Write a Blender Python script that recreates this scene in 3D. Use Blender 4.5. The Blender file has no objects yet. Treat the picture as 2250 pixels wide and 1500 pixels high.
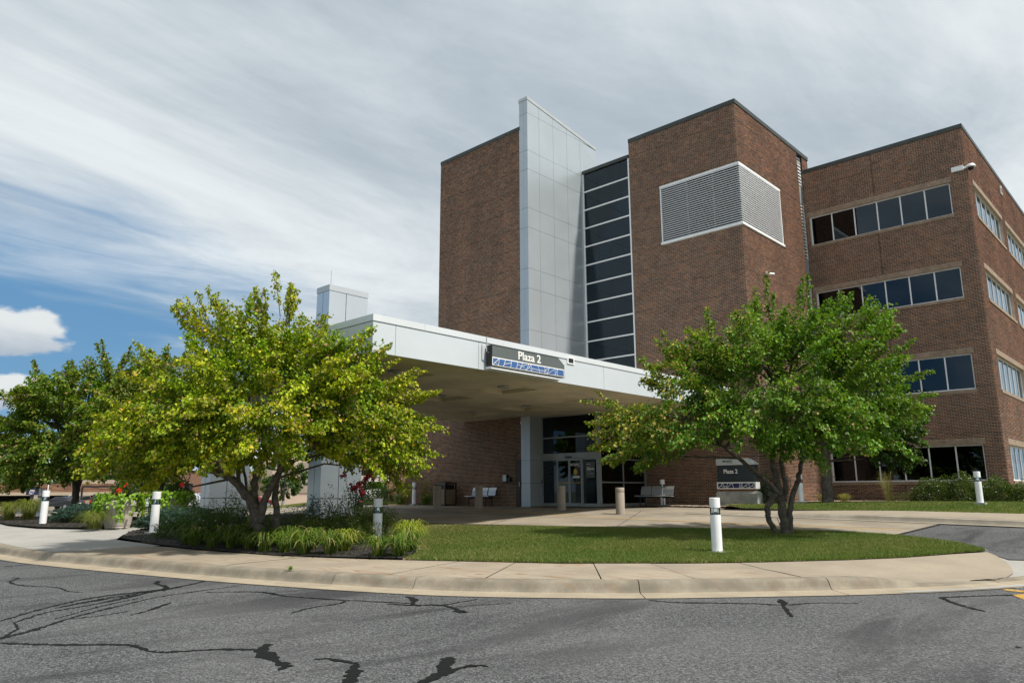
import bpy, bmesh, math, random
import numpy as np
from mathutils import Matrix, Vector
rng = np.random.default_rng(7); random.seed(7)
scene = bpy.context.scene
COL = scene.collection

# ------------------------------------------------------------------ camera
YAW, PITCH, ROLL = math.radians(43.14), math.radians(11.5), math.radians(-0.21)
CAM = Vector((0, 0, 0.64))
fw = Vector((math.cos(YAW)*math.cos(PITCH), math.sin(YAW)*math.cos(PITCH), math.sin(PITCH)))
rt = Vector((math.sin(YAW), -math.cos(YAW), 0)); up = rt.cross(fw)
rt2 = rt*math.cos(ROLL) + up*math.sin(ROLL); up2 = -rt*math.sin(ROLL) + up*math.cos(ROLL)
cd = bpy.data.cameras.new('camera'); cam = bpy.data.objects.new('camera', cd); COL.objects.link(cam)
m = Matrix((rt2, up2, -fw)).transposed().to_4x4(); m.translation = CAM; cam.matrix_world = m
cd.sensor_width = 36; cd.lens = 1619.5/2250*36; cd.clip_start = 0.1; cd.clip_end = 3000
scene.camera = cam
RT = np.array([math.sin(YAW), -math.cos(YAW)]); FW = np.array([math.cos(YAW), math.sin(YAW)])

# ------------------------------------------------------------------ sun and sky
SUN = Vector((0.115, -0.53, 0.84)).normalized()
sd = bpy.data.lights.new('sun', 'SUN'); sd.energy = 4.6; sd.angle = math.radians(3.0); sd.color = (1, .93, .83)
so = bpy.data.objects.new('sun', sd); COL.objects.link(so); so.rotation_euler = SUN.to_track_quat('Z', 'Y').to_euler()
so.location = (10, -20, 40)
scene.view_settings.view_transform = 'Standard'; scene.view_settings.look = 'None'
scene.view_settings.exposure = 0.28; scene.view_settings.gamma = 1

class NT:
    """tiny node-tree helper"""
    def __init__(s, tree): s.t = tree; tree.nodes.clear()
    def n(s, typ, **kw):
        nd = s.t.nodes.new(typ)
        for k, v in kw.items():
            if k.startswith('i_'):
                nd.inputs[k[2:].replace('__', ' ')].default_value = v
            else: setattr(nd, k, v)
        return nd
    def l(s, a, b): s.t.links.new(a, b)
    def math(s, op, a, b=None, c=None, clamp=False):
        nd = s.t.nodes.new('ShaderNodeMath'); nd.operation = op; nd.use_clamp = clamp
        for i, v in enumerate((a, b, c)):
            if v is None: continue
            if isinstance(v, (int, float)): nd.inputs[i].default_value = v
            else: s.l(v, nd.inputs[i])
        return nd.outputs[0]
    def vmath(s, op, a, b=None):
        nd = s.t.nodes.new('ShaderNodeVectorMath'); nd.operation = op
        for i, v in enumerate((a, b)):
            if v is None: continue
            if isinstance(v, (tuple, list)): nd.inputs[i].default_value = v
            else: s.l(v, nd.inputs[i])
        return nd.outputs['Value'] if op == 'DOT_PRODUCT' else nd.outputs[0]
    def step(s, x, a, b):
        nd = s.t.nodes.new('ShaderNodeMapRange'); nd.interpolation_type = 'SMOOTHSTEP'
        s.l(x, nd.inputs[0]); nd.inputs[1].default_value = a; nd.inputs[2].default_value = b
        return nd.outputs[0]
    def mix(s, f, a, b, typ='MIX'):
        nd = s.t.nodes.new('ShaderNodeMix'); nd.data_type = 'RGBA'; nd.blend_type = typ
        for i, v in ((0, f), (6, a), (7, b)):
            if isinstance(v, (int, float)): nd.inputs[i].default_value = v
            elif isinstance(v, (tuple, list)): nd.inputs[i].default_value = (*v[:3], 1)
            else: s.l(v, nd.inputs[i])
        return nd.outputs[2]
    def noise(s, vec, scale, detail=4, rough=.5, dist=0.0):
        nd = s.t.nodes.new('ShaderNodeTexNoise')
        if vec is not None: s.l(vec, nd.inputs['Vector'])
        nd.inputs['Scale'].default_value = scale; nd.inputs['Detail'].default_value = detail
        nd.inputs['Roughness'].default_value = rough; nd.inputs['Distortion'].default_value = dist
        return nd.outputs[0]

def azel(az, el):
    a, e = math.radians(az), math.radians(el)
    return (math.cos(a)*math.cos(e), math.sin(a)*math.cos(e), math.sin(e))

def make_world():
    w = bpy.data.worlds.new('World'); scene.world = w; w.use_nodes = True
    k = NT(w.node_tree)
    out = k.n('ShaderNodeOutputWorld'); bg = k.n('ShaderNodeBackground'); bg.inputs[1].default_value = 0.1
    sky = k.n('ShaderNodeTexSky'); sky.sky_type = 'NISHITA'; sky.sun_disc = False
    sky.sun_elevation = math.asin(SUN.z); sky.sun_rotation = math.atan2(SUN.x, SUN.y)
    sky.air_density = 1.0; sky.dust_density = 0.3; sky.ozone_density = 3.0
    tc = k.n('ShaderNodeTexCoord'); d = tc.outputs['Generated']
    sep = k.n('ShaderNodeSeparateXYZ'); k.l(d, sep.inputs[0]); x, y, z = sep.outputs
    zz = k.math('ADD', k.math('MAXIMUM', z, 0.0), 0.10)
    px = k.math('DIVIDE', x, zz); py = k.math('DIVIDE', y, zz)
    cmb = k.n('ShaderNodeCombineXYZ'); k.l(px, cmb.inputs[0]); k.l(py, cmb.inputs[1])
    mp = k.n('ShaderNodeMapping'); k.l(cmb.outputs[0], mp.inputs[0]); mp.inputs['Rotation'].default_value = (0, 0, math.radians(-64)); mp.inputs['Scale'].default_value = (0.42, 1.25, 1)
    n1 = k.noise(mp.outputs[0], 0.75, 9, .58, .55)
    mp2 = k.n('ShaderNodeMapping'); k.l(cmb.outputs[0], mp2.inputs[0]); mp2.inputs['Rotation'].default_value = (0, 0, math.radians(-50)); mp2.inputs['Scale'].default_value = (0.5, .9, 1); mp2.inputs['Location'].default_value = (3.1, 1.7, 0)
    n2 = k.noise(mp2.outputs[0], .75, 9, .60, 1.1)
    n4 = k.noise(mp.outputs[0], 2.2, 8, .62, .9)
    # the clear part of the sky lies low towards +Y
    b0 = k.vmath('DOT_PRODUCT', d, azel(118, 8))
    blue = k.step(b0, .40, .80)
    low = k.step(z, .44, .14)
    blue = k.math('MULTIPLY', blue, low)
    cov = k.math('ADD', k.math('MULTIPLY', n1, 1.5), k.math('MULTIPLY', blue, -.95))
    cov = k.step(k.math('ADD', cov, k.math('MULTIPLY', k.math('SUBTRACT', n4, .5), .55)), -.05, .60)
    # thin high cloud: white to grey
    shade = k.step(k.math('ADD', k.math('MULTIPLY', n2, .75), k.math('ADD', k.math('MULTIPLY', n1, .28), k.math('MULTIPLY', n4, .22))), .42, .76)
    ccol = k.mix(shade, (3.4, 4.0, 4.55), (6.9, 7.35, 7.55))
    bluecol = k.mix(0.8, sky.outputs[0], (0.95, 2.45, 4.3))
    col = k.mix(cov, bluecol, ccol)
    # low heaped clouds near the horizon
    daz = k.n('ShaderNodeMath', operation='ARCTAN2'); k.l(y, daz.inputs[0]); k.l(x, daz.inputs[1])
    cv = k.n('ShaderNodeCombineXYZ'); k.l(k.math('MULTIPLY', daz.outputs[0], 9.0), cv.inputs[0]); k.l(k.math('MULTIPLY', z, 18.0), cv.inputs[1])
    n3 = k.noise(cv.outputs[0], 1.6, 8, .55, .3)
    for az, el, a, b in ((80, 10.4, 6.2, 1.8), (80.5, 6.3, 7.5, 1.35), (97, 7.5, 7, 2.2), (113, 5, 8, 1.8), (90, 2.2, 12, 1.5), (150, 5, 8, 1.8)):
        u = k.math('MULTIPLY', k.math('SUBTRACT', daz.outputs[0], math.radians(az)), 1/math.radians(a))
        v = k.math('MULTIPLY', k.math('SUBTRACT', z, math.sin(math.radians(el))), 1/math.radians(b))
        e = k.math('SUBTRACT', 1.0, k.math('ADD', k.math('MULTIPLY', u, u), k.math('MULTIPLY', v, v)))
        e = k.math('ADD', e, k.math('MULTIPLY', k.math('SUBTRACT', n3, .5), 2.6))
        f = k.step(e, .0, .42)
        sh = k.step(k.math('ADD', v, k.math('MULTIPLY', n3, .9)), -.35, .75)
        pc = k.mix(sh, (3.6, 4.2, 4.9), (6.4, 6.7, 6.8))
        col = k.mix(f, col, pc)
    hz = k.step(z, .07, -.01)
    col = k.mix(hz, col, (5.3, 5.8, 6.1))
    k.l(col, bg.inputs[0]); k.l(bg.outputs[0], out.inputs[0])
make_world()

# ------------------------------------------------------------------ materials
MATS = {}
def new_mat(name):
    mt = bpy.data.materials.new(name); mt.use_nodes = True
    k = NT(mt.node_tree); out = k.n('ShaderNodeOutputMaterial'); b = k.n('ShaderNodeBsdfPrincipled')
    k.l(b.outputs[0], out.inputs[0]); MATS[name] = mt
    return mt, k, b, out
def coords(k): return k.n('ShaderNodeTexCoord').outputs['Object']
def simple(name, c, rough=.6, metal=0., vary=.15, scale=6, bump=0., bscale=60, spec=.5):
    mt, k, b, out = new_mat(name)
    v = coords(k)
    if vary:
        geo = k.n('ShaderNodeObjectInfo').outputs['Random']
        n = k.noise(v, scale, 5, .6)
        f = k.step(n, .3, .72)
        lo = tuple(x*(1-vary) for x in c); hi = tuple(min(1, x*(1+vary)) for x in c)
        k.l(k.mix(f, lo, hi), b.inputs['Base Color'])
    else: b.inputs['Base Color'].default_value = (*c, 1)
    b.inputs['Roughness'].default_value = rough; b.inputs['Metallic'].default_value = metal
    b.inputs['Specular IOR Level'].default_value = spec
    if bump:
        bp = k.n('ShaderNodeBump'); bp.inputs['Strength'].default_value = bump; bp.inputs['Distance'].default_value = .01
        k.l(k.noise(v, bscale, 5, .6), bp.inputs['Height']); k.l(bp.outputs[0], b.inputs['Normal'])
    return mt
def attr_mat(name, rough=.7, translucent=0., gloss=.3, noise=0.):
    mt, k, b, out = new_mat(name)
    a = k.n('ShaderNodeAttribute', attribute_name='Col'); c = a.outputs['Color']
    if noise:
        n = k.noise(coords(k), 7, 4, .6)
        c = k.mix(noise, c, k.mix(k.step(n, .3, .7), (.45, .45, .45), (1, 1, 1)), 'MULTIPLY')
        mp = k.n('ShaderNodeMapping'); k.l(coords(k), mp.inputs[0]); mp.inputs['Scale'].default_value = (1, 1, .16)
        c = k.mix(.55, c, k.mix(k.step(k.noise(mp.outputs[0], .9, 6, .6, .4), .32, .68), (.62, .62, .64), (1.12, 1.1, 1.06)), 'MULTIPLY')
    k.l(c, b.inputs['Base Color']); b.inputs['Roughness'].default_value = rough; b.inputs['Specular IOR Level'].default_value = gloss
    if translucent:
        t = k.n('ShaderNodeBsdfTranslucent'); k.l(k.mix(.5, c, (.22, .40, .01)), t.inputs[0])
        ms = k.n('ShaderNodeMixShader'); ms.inputs[0].default_value = translucent
        k.l(b.outputs[0], ms.inputs[1]); k.l(t.outputs[0], ms.inputs[2]); k.l(ms.outputs[0], out.inputs[0])
    return mt
brick_m = attr_mat('brick', .85, 0, .25, .45)
leaf_m = attr_mat('leaf', .5, .30, .35)
blade_m = attr_mat('grass_blade', .55, .25, .3)
petal_m = attr_mat('petal', .5, .2, .3)
mortar_m = simple('mortar', (.50, .405, .315), .9, 0, .18, 3, .4, 90)
trim_m = simple('fascia_trim', (.66, .705, .735), .38, .1, .03, .6)
coping_m = simple('dark_coping', (.055, .065, .06), .45, .4, .15, 2)
silver_m = simple('silver_panel', (.47, .525, .565), .33, .40, .04, .5, .06, 1.6)
pylon_m = simple('pylon_panel', (.60, .645, .68), .27, .66, .03, .8)
white_metal = simple('white_panel', (.585, .64, .68), .36, .12, .04, .5, .05, 1.4)
frame_m = simple('window_frame', (.80, .82, .84), .4, .1, .05, 4)
entry_frame_m = simple('entrance_frame', (.36, .385, .385), .42, .45, .08, 3)
joint_m = simple('panel_joint', (.03, .033, .036), .8, 0, .1, 4)
lintel_m = simple('cast_stone', (.30, .225, .165), .85, 0, .22, 5, .3, 50)
soffit_m = simple('soffit_plaster', (.58, .535, .40), .9, 0, .16, .9, .25, 40)
soffit_d = simple('soffit_recess', (.27, .225, .17), .9, 0, .15, 2)
roof_m = simple('roof_membrane', (.30, .29, .27), .9, 0, .15, 1)
inner_m = simple('dark_interior', (.018, .02, .021), .9, 0, .2, 2)  # near-black colour stands in for the shade of unlit insides
blind_m = simple('roller_blind', (.05, .066, .085), .8, 0, .12, 2)
white_m = simple('white_paint', (.86, .88, .90), .42, 0, .05, 3)
chrome_m = simple('reflector', (.85, .87, .9), .12, 1, .0)
cbollard_m = simple('exposed_aggregate', (.34, .30, .245), .9, 0, .28, 60, .6, 120)
agg_m = simple('pebble_panel', (.23, .185, .125), .9, 0, .55, 55, .8, 70)
brownm = simple('dark_brown_metal', (.035, .028, .024), .4, .3, .2, 6)
blackm = simple('black_metal', (.018, .02, .022), .45, .3, .2, 6)
seat_m = simple('perforated_steel', (.40, .42, .44), .4, .55, .12, 160)
conc_grey = simple('cast_concrete', (.30, .31, .285), .9, 0, .30, 2.2, .3, 40)
signgrey_m = simple('sign_grey', (.105, .125, .125), .5, 0, .06, 2)
signdark_m = simple('sign_charcoal', (.022, .028, .03), .22, 0, .06, 2)
signblue_m = simple('mosaic_blue', (.045, .125, .33), .45, 0, .12, 5)
signnavy_m = simple('mosaic_navy', (.014, .02, .085), .45, 0, .15, 5)
letter_m = simple('white_letters', (.82, .82, .80), .5, 0, .0)
rust_m = simple('rust_brown_trim', (.22, .095, .035), .7, 0, .2, 4)
red_m = simple('red_enamel', (.42, .03, .025), .4, 0, .15, 6)
yellow_m = simple('yellow_decal', (.70, .50, .03), .5, 0, .1, 9)
bluedecal_m = simple('blue_decal', (.10, .33, .60), .5, 0, .1, 9)
mulch_m = simple('black_mulch', (.022, .019, .017), .95, 0, .5, 30, 1, 45)
gravel_m = simple('river_gravel', (.36, .28, .21), .9, 0, .45, 28, 1, 30)
paver_m = simple('tan_paver', (.40, .27, .17), .9, 0, .2, 9, .3, 60)
soil_m = simple('lawn_soil', (.085, .085, .035), .95, 0, .4, 6)
bark_m = simple('bark', (.088, .076, .06), .92, 0, .42, 9, 1, 26)
pot_m = simple('planter_resin', (.46, .42, .375), .6, 0, .06, 3)
galv_m = simple('galvanised', (.42, .44, .45), .4, .7, .12, 8)
steel_m = simple('dark_pole', (.028, .03, .034), .5, .4, .1, 3)
beige_m = simple('beige_wall', (.58, .46, .37), .9, 0, .08, .4)
beige_d = simple('taupe_wall', (.36, .305, .25), .9, 0, .08, .4)
garage_c = simple('garage_concrete', (.50, .42, .325), .9, 0, .10, .5)
tyre_m = simple('tyre', (.015, .015, .015), .8, 0, .1, 4)
carglass_m = simple('car_glass', (.012, .014, .016), .06, 0, 0, 1, spec=.6)
redlamp_m = simple('red_lamp', (.45, .02, .02), .2, 0, .0)
stump = None
def far_brick(name, c1, c2, mort, sx, sy):
    mt, k, b, out = new_mat(name)
    bt = k.n('ShaderNodeTexBrick'); v = coords(k)
    sp = k.n('ShaderNodeSeparateXYZ'); k.l(v, sp.inputs[0])
    cb = k.n('ShaderNodeCombineXYZ'); k.l(k.math('ADD', sp.outputs[0], sp.outputs[1]), cb.inputs[0]); k.l(sp.outputs[2], cb.inputs[1])
    k.l(cb.outputs[0], bt.inputs['Vector'])
    bt.inputs['Color1'].default_value = (*c1, 1); bt.inputs['Color2'].default_value = (*c2, 1); bt.inputs['Mortar'].default_value = (*mort, 1)
    bt.inputs['Scale'].default_value = 1; bt.inputs['Brick Width'].default_value = sx; bt.inputs['Row Height'].default_value = sy
    bt.inputs['Mortar Size'].default_value = sy*.06; bt.inputs['Bias'].default_value = -.1
    k.l(bt.outputs[0], b.inputs['Base Color']); b.inputs['Roughness'].default_value = .9
    return mt
garage_brick = far_brick('garage_brick', (.155, .075, .05), (.33, .185, .105), (.2, .12, .08), 1.1, .16)
annex_brick = far_brick('annex_brick', (.26, .135, .075), (.30, .155, .09), (.33, .22, .15), .4, .13)
far_red = far_brick('far_brick', (.225, .12, .085), (.26, .14, .095), (.27, .18, .14), .4, .15)

def glass_mat(name, tint, rough=.015, ior=1.55):
    mt, k, b, out = new_mat(name)
    tr = k.n('ShaderNodeBsdfTransparent'); tr.inputs[0].default_value = (*tint, 1)
    gl = k.n('ShaderNodeBsdfGlossy'); gl.inputs['Roughness'].default_value = rough; gl.inputs[0].default_value = (.70, .84, .95, 1)
    fr = k.n('ShaderNodeFresnel'); fr.inputs[0].default_value = ior
    bp = k.n('ShaderNodeBump'); bp.inputs['Strength'].default_value = .02; bp.inputs['Distance'].default_value = .02
    k.l(k.noise(coords(k), .7, 2, .4), bp.inputs['Height']); k.l(bp.outputs[0], gl.inputs['Normal'])
    ms = k.n('ShaderNodeMixShader'); k.l(k.math('MULTIPLY', fr.outputs[0], 1.25, clamp=True), ms.inputs[0])
    k.l(tr.outputs[0], ms.inputs[1]); k.l(gl.outputs[0], ms.inputs[2]); k.l(ms.outputs[0], out.inputs[0])
    return mt
glass_m = glass_mat('tinted_glass', (.09, .17, .22), ior=1.55)
dglass_m = glass_mat('entrance_glass', (.10, .115, .115), ior=1.45)
lens_m = glass_mat('lamp_lens', (.85, .9, .9), ior=1.35)

def concrete(name, base, rust=0., streak=.12, sc=1.):
    mt, k, b, out = new_mat(name); v = coords(k)
    n1 = k.noise(v, .9*sc, 6, .6); n2 = k.noise(v, 22, 4, .6); n3 = k.noise(v, 130, 2, .5)
    c = k.mix(k.step(n1, .32, .70), tuple(x*(1-streak) for x in base), tuple(x*(1+streak*.6) for x in base))
    c = k.mix(k.math('MULTIPLY', k.step(n2, .45, .7), .35), c, tuple(x*.74 for x in base))
    c = k.mix(k.math('MULTIPLY', k.step(n3, .55, .75), .25), c, tuple(x*.6 for x in base))
    if rust:
        mp = k.n('ShaderNodeMapping'); k.l(v, mp.inputs[0]); mp.inputs['Rotation'].default_value = (0, 0, math.radians(40)); mp.inputs['Scale'].default_value = (3.4, .8, 1)
        r = k.noise(mp.outputs[0], 1.2, 8, .62, 1.6); r2 = k.noise(v, .45, 3, .5)
        f = k.math('MULTIPLY', k.step(r, .51, .67), k.step(r2, .38, .60))
        c = k.mix(k.math('MULTIPLY', f, rust), c, (.20, .105, .045))
    k.l(c, b.inputs['Base Color']); b.inputs['Roughness'].default_value = .9; b.inputs['Specular IOR Level'].default_value = .25
    bp = k.n('ShaderNodeBump'); bp.inputs['Strength'].default_value = .35; bp.inputs['Distance'].default_value = .006
    k.l(n2, bp.inputs['Height']); k.l(bp.outputs[0], b.inputs['Normal'])
    return mt
walk_m = concrete('sidewalk_concrete', (.29, .248, .192), .7, .18)
pale_m = concrete('pale_concrete', (.315, .308, .288), 0, .10)
kerb_m = concrete('kerb_concrete', (.225, .200, .155), .3, .32, 2)
drive_m = concrete('driveway_concrete', (.265, .232, .182), .12, .26, .6)
farwalk_m = concrete('far_walk_concrete', (.285, .245, .19), .2, .12)
def asphalt():
    mt, k, b, out = new_mat('asphalt'); v = coords(k)
    sp = k.n('ShaderNodeTexVoronoi'); k.l(v, sp.inputs['Vector']); sp.inputs['Scale'].default_value = 72
    spk = k.step(sp.outputs['Color'], .25, .95)
    n3 = k.noise(v, 38, 5, .7)
    c = k.mix(spk, (.012, .0138, .0155), (.205, .214, .221))
    c = k.mix(k.step(n3, .40, .66), k.mix(.55, c, (.06, .062, .064)), c)
    mp = k.n('ShaderNodeMapping'); k.l(v, mp.inputs[0]); mp.inputs['Rotation'].default_value = (0, 0, math.radians(47)); mp.inputs['Scale'].default_value = (.25, 1.0, 1)
    n1 = k.noise(mp.outputs[0], 1.1, 5, .6, .5)
    c = k.mix(k.math('MULTIPLY', k.step(n1, .48, .66), .7), c, (.020, .021, .023))
    n0 = k.noise(v, .35, 3, .5)
    c = k.mix(k.math('MULTIPLY', k.step(n0, .35, .7), .2), c, (.19, .194, .196))
    k.l(c, b.inputs['Base Color']); b.inputs['Roughness'].default_value = .85; b.inputs['Specular IOR Level'].default_value = .3
    bp = k.n('ShaderNodeBump'); bp.inputs['Strength'].default_value = .8; bp.inputs['Distance'].default_value = .01
    k.l(sp.outputs['Distance'], bp.inputs['Height']); k.l(bp.outputs[0], b.inputs['Normal'])
    return mt
asph_m = asphalt()
tar_m = simple('crack_sealer', (.0055, .0062, .0068), .7, 0, .3, 30, .4, 40, spec=.15)
def paint(name, c):
    mt, k, b, out = new_mat(name); v = coords(k)
    f = k.step(k.noise(v, 18, 5, .7), .42, .62)
    tr = k.n('ShaderNodeBsdfTransparent'); ms = k.n('ShaderNodeMixShader')
    b.inputs['Base Color'].default_value = (*c, 1); b.inputs['Roughness'].default_value = .7
    k.l(k.math('MULTIPLY', f, .6), ms.inputs[0]); k.l(b.outputs[0], ms.inputs[1]); k.l(tr.outputs[0], ms.inputs[2]); k.l(ms.outputs[0], out.inputs[0])
    return mt
ypaint_m = paint('yellow_paint', (.52, .30, .05))
def carpaint(name, c, metal=.3): return simple(name, c, .28, metal, .03, 2, spec=.6)

# ------------------------------------------------------------------ mesh helpers
def tag(o, label=None, cat=None, group=None, kind=None):
    if label: o['label'] = label
    if cat: o['category'] = cat
    if group: o['group'] = group
    if kind: o['kind'] = kind
    return o
def link(name, me, mat=None, parent=None, smooth=False):
    if mat is not None and not me.materials: me.materials.append(mat)
    if smooth:
        me.polygons.foreach_set('use_smooth', np.ones(len(me.polygons), dtype=bool))
    o = bpy.data.objects.new(name, me); COL.objects.link(o)
    if parent is not None:
        o.parent = parent
        o.matrix_parent_inverse = Matrix.Identity(4)
    return o
def fast_mesh(name, V, F, C=None):
    """V (n,3), F (m,k) equal-size faces, C per-vertex rgb"""
    V = np.asarray(V, np.float32); F = np.asarray(F, np.int32); mm, kk = F.shape
    me = bpy.data.meshes.new(name)
    me.vertices.add(len(V)); me.vertices.foreach_set('co', V.ravel())
    me.loops.add(mm*kk); me.loops.foreach_set('vertex_index', F.ravel())
    me.polygons.add(mm); me.polygons.foreach_set('loop_start', np.arange(0, mm*kk, kk, dtype=np.int32))
    me.polygons.foreach_set('loop_total', np.full(mm, kk, np.int32))
    me.update(calc_edges=True)
    if C is not None:
        ca = me.color_attributes.new('Col', 'FLOAT_COLOR', 'POINT')
        ca.data.foreach_set('color', np.concatenate([np.asarray(C, np.float32), np.ones((len(V), 1), np.float32)], 1).ravel())
    return me
def empty(name, loc, label=None, cat=None, group=None, rz=0., parent=None):
    o = bpy.data.objects.new(name, None); COL.objects.link(o); o.location = loc; o.rotation_euler = (0, 0, rz)
    o.empty_display_size = .2
    if parent is not None: o.parent = parent
    return tag(o, label, cat, group)
class MB:
    def __init__(s): s.v = []; s.f = []
    def add(s, vs, fs):
        n = len(s.v); s.v += [tuple(map(float, p)) for p in vs]; s.f += [tuple(i+n for i in f) for f in fs]; return s
    def box(s, x0, x1, y0, y1, z0, z1):
        return s.add([(x0,y0,z0),(x1,y0,z0),(x1,y1,z0),(x0,y1,z0),(x0,y0,z1),(x1,y0,z1),(x1,y1,z1),(x0,y1,z1)],
                     [(0,3,2,1),(4,5,6,7),(0,1,5,4),(1,2,6,5),(2,3,7,6),(3,0,4,7)])
    def quad(s, *p): return s.add(p, [tuple(range(len(p)))])
    def prism(s, pts, z0, z1):
        n = len(pts)
        return s.add([(x,y,z0) for x,y in pts]+[(x,y,z1) for x,y in pts], [tuple(range(n-1,-1,-1)), tuple(range(n,2*n))]+[(i,(i+1)%n,(i+1)%n+n,i+n) for i in range(n)])
    def tube(s, path, rad, n=8, cap=True):
        path = [Vector(p) for p in path]
        if isinstance(rad, (int, float)): rad = [rad]*len(path)
        rings = []; ref = None
        for i, p in enumerate(path):
            t = (path[min(i+1, len(path)-1)] - path[max(i-1, 0)]).normalized()
            if ref is None: ref = t.orthogonal().normalized()
            a = (ref - t*ref.dot(t)); a = a.normalized() if a.length > 1e-4 else t.orthogonal().normalized(); ref = a; b = t.cross(a)
            rings.append([p + (a*math.cos(2*math.pi*j/n) + b*math.sin(2*math.pi*j/n))*rad[i] for j in range(n)])
        vs = [q for r in rings for q in r]; fs = []
        for i in range(len(rings)-1):
            for j in range(n):
                fs.append((i*n+j, i*n+(j+1)%n, (i+1)*n+(j+1)%n, (i+1)*n+j))
        if cap: fs += [tuple(range(n-1,-1,-1)), tuple((len(rings)-1)*n+j for j in range(n))]
        return s.add(vs, fs)
    def lathe(s, prof, n=20, c=(0,0)):
        vs = [(c[0]+r*math.cos(2*math.pi*j/n), c[1]+r*math.sin(2*math.pi*j/n), z) for r, z in prof for j in range(n)]
        fs = [(i*n+j, i*n+(j+1)%n, (i+1)*n+(j+1)%n, (i+1)*n+j) for i in range(len(prof)-1) for j in range(n)]
        fs += [tuple(range(n-1,-1,-1)), tuple((len(prof)-1)*n+j for j in range(n))]
        return s.add(vs, fs)
    def build(s, name, mat, parent=None, smooth=False, bevel=0., sharp=False):
        me = bpy.data.meshes.new(name); me.from_pydata(s.v, [], s.f); me.update()
        if bevel:
            bm = bmesh.new(); bm.from_mesh(me); bmesh.ops.remove_doubles(bm, verts=bm.verts, dist=1e-5)
            bmesh.ops.bevel(bm, geom=bm.edges[:], offset=bevel, segments=2, affect='EDGES', profile=.6); bm.to_mesh(me); bm.free()
        o = link(name, me, mat, parent, smooth)
        if smooth and sharp:
            try: me.set_sharp_from_angle(angle=math.radians(38))
            except Exception: pass
        return o
def box(name, mat, x0, x1, y0, y1, z0, z1, parent=None, bevel=0.): return MB().box(x0,x1,y0,y1,z0,z1).build(name, mat, parent, False, bevel)
def copy_tree(o, parent=None):
    c = o.copy(); COL.objects.link(c); c.parent = parent
    for ch in list(o.children): copy_tree(ch, c)
    return c
def W(r, d, z=None):
    p = RT*r + FW*d
    return (float(p[0]), float(p[1])) if z is None else (float(p[0]), float(p[1]), z)

# ------------------------------------------------------------------ ground height
def sm(t): t = np.clip(t, 0, 1); return t*t*(3-2*t)
def zg(x, y):
    x = np.asarray(x, float); y = np.asarray(y, float)
    s = .85*x + .53*y
    z = -0.6 + 0.6*np.clip((s-15.5)/13.5, 0, 1)
    a = FW[0]*x + FW[1]*y; b = RT[0]*x + RT[1]*y
    ang = b/np.maximum(a, 1)
    left = sm((-.22-ang)/.16)*sm((s-21)/7)
    far = -0.35 - 1.0*np.clip((a-35)/65, 0, 1)
    z = z*(1-left) + np.minimum(far, z)*left
    return z - 1.0*np.clip((a-55)/60, 0, 1)*(1-left)*(ang < .1)
Z = lambda x, y: float(zg(x, y))
def catmull(P, n=8):
    P = np.array(P, float); Q = np.vstack([2*P[0]-P[1], P, 2*P[-1]-P[-2]]); out = []
    for i in range(1, len(Q)-2):
        for t in np.linspace(0, 1, n, endpoint=False):
            a, b, c, d = Q[i-1:i+3]
            out.append(.5*((2*b)+(c-a)*t+(2*a-5*b+4*c-d)*t*t+(-a+3*b-3*c+d)*t**3))
    out.append(P[-1]); return np.array(out)
def drape(name, poly, mat, zf, parent=None, cell=1.0, kind=None):
    bm = bmesh.new(); vs = [bm.verts.new((float(x), float(y), 0)) for x, y in poly]; bm.faces.new(vs)
    bmesh.ops.triangulate(bm, faces=bm.faces[:])
    xs = [p[0] for p in poly]; ys = [p[1] for p in poly]
    for ax, lo, hi in ((0, min(xs), max(xs)), (1, min(ys), max(ys))):
        c = math.ceil(lo/cell)*cell
        while c < hi:
            co = [0,0,0]; no = [0,0,0]; co[ax] = c; no[ax] = 1
            bmesh.ops.bisect_plane(bm, geom=bm.verts[:]+bm.edges[:]+bm.faces[:], plane_co=co, plane_no=no); c += cell
    for v in bm.verts: v.co.z = zf(v.co.x, v.co.y)
    bmesh.ops.recalc_face_normals(bm, faces=bm.faces[:])
    for f in bm.faces:
        if f.normal.z < 0: f.normal_flip()
    me = bpy.data.meshes.new(name); bm.to_mesh(me); bm.free()
    o = link(name, me, mat, parent)
    if kind: o['kind'] = kind
    return o

# ================================================================== SETTING: ground, road, pavements
def ground():
    e = np.concatenate([-np.geomspace(1500, 60, 9), np.arange(-50, 121, 5.), np.geomspace(130, 1500, 9)])
    X, Y = np.meshgrid(e, e, indexing='ij'); n = len(e)
    V = np.stack([X, Y, zg(X, Y)-.28], -1).reshape(-1, 3)
    i, j = np.meshgrid(np.arange(n-1), np.arange(n-1), indexing='ij'); a = (i*n+j).ravel()
    F = np.stack([a, a+n, a+n+1, a+1], 1)
    o = link('ground', fast_mesh('ground', V, F), simple('ground_cover', (.15, .15, .09), .95, 0, .3, .15)); o['kind'] = 'structure'
ground()

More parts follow.
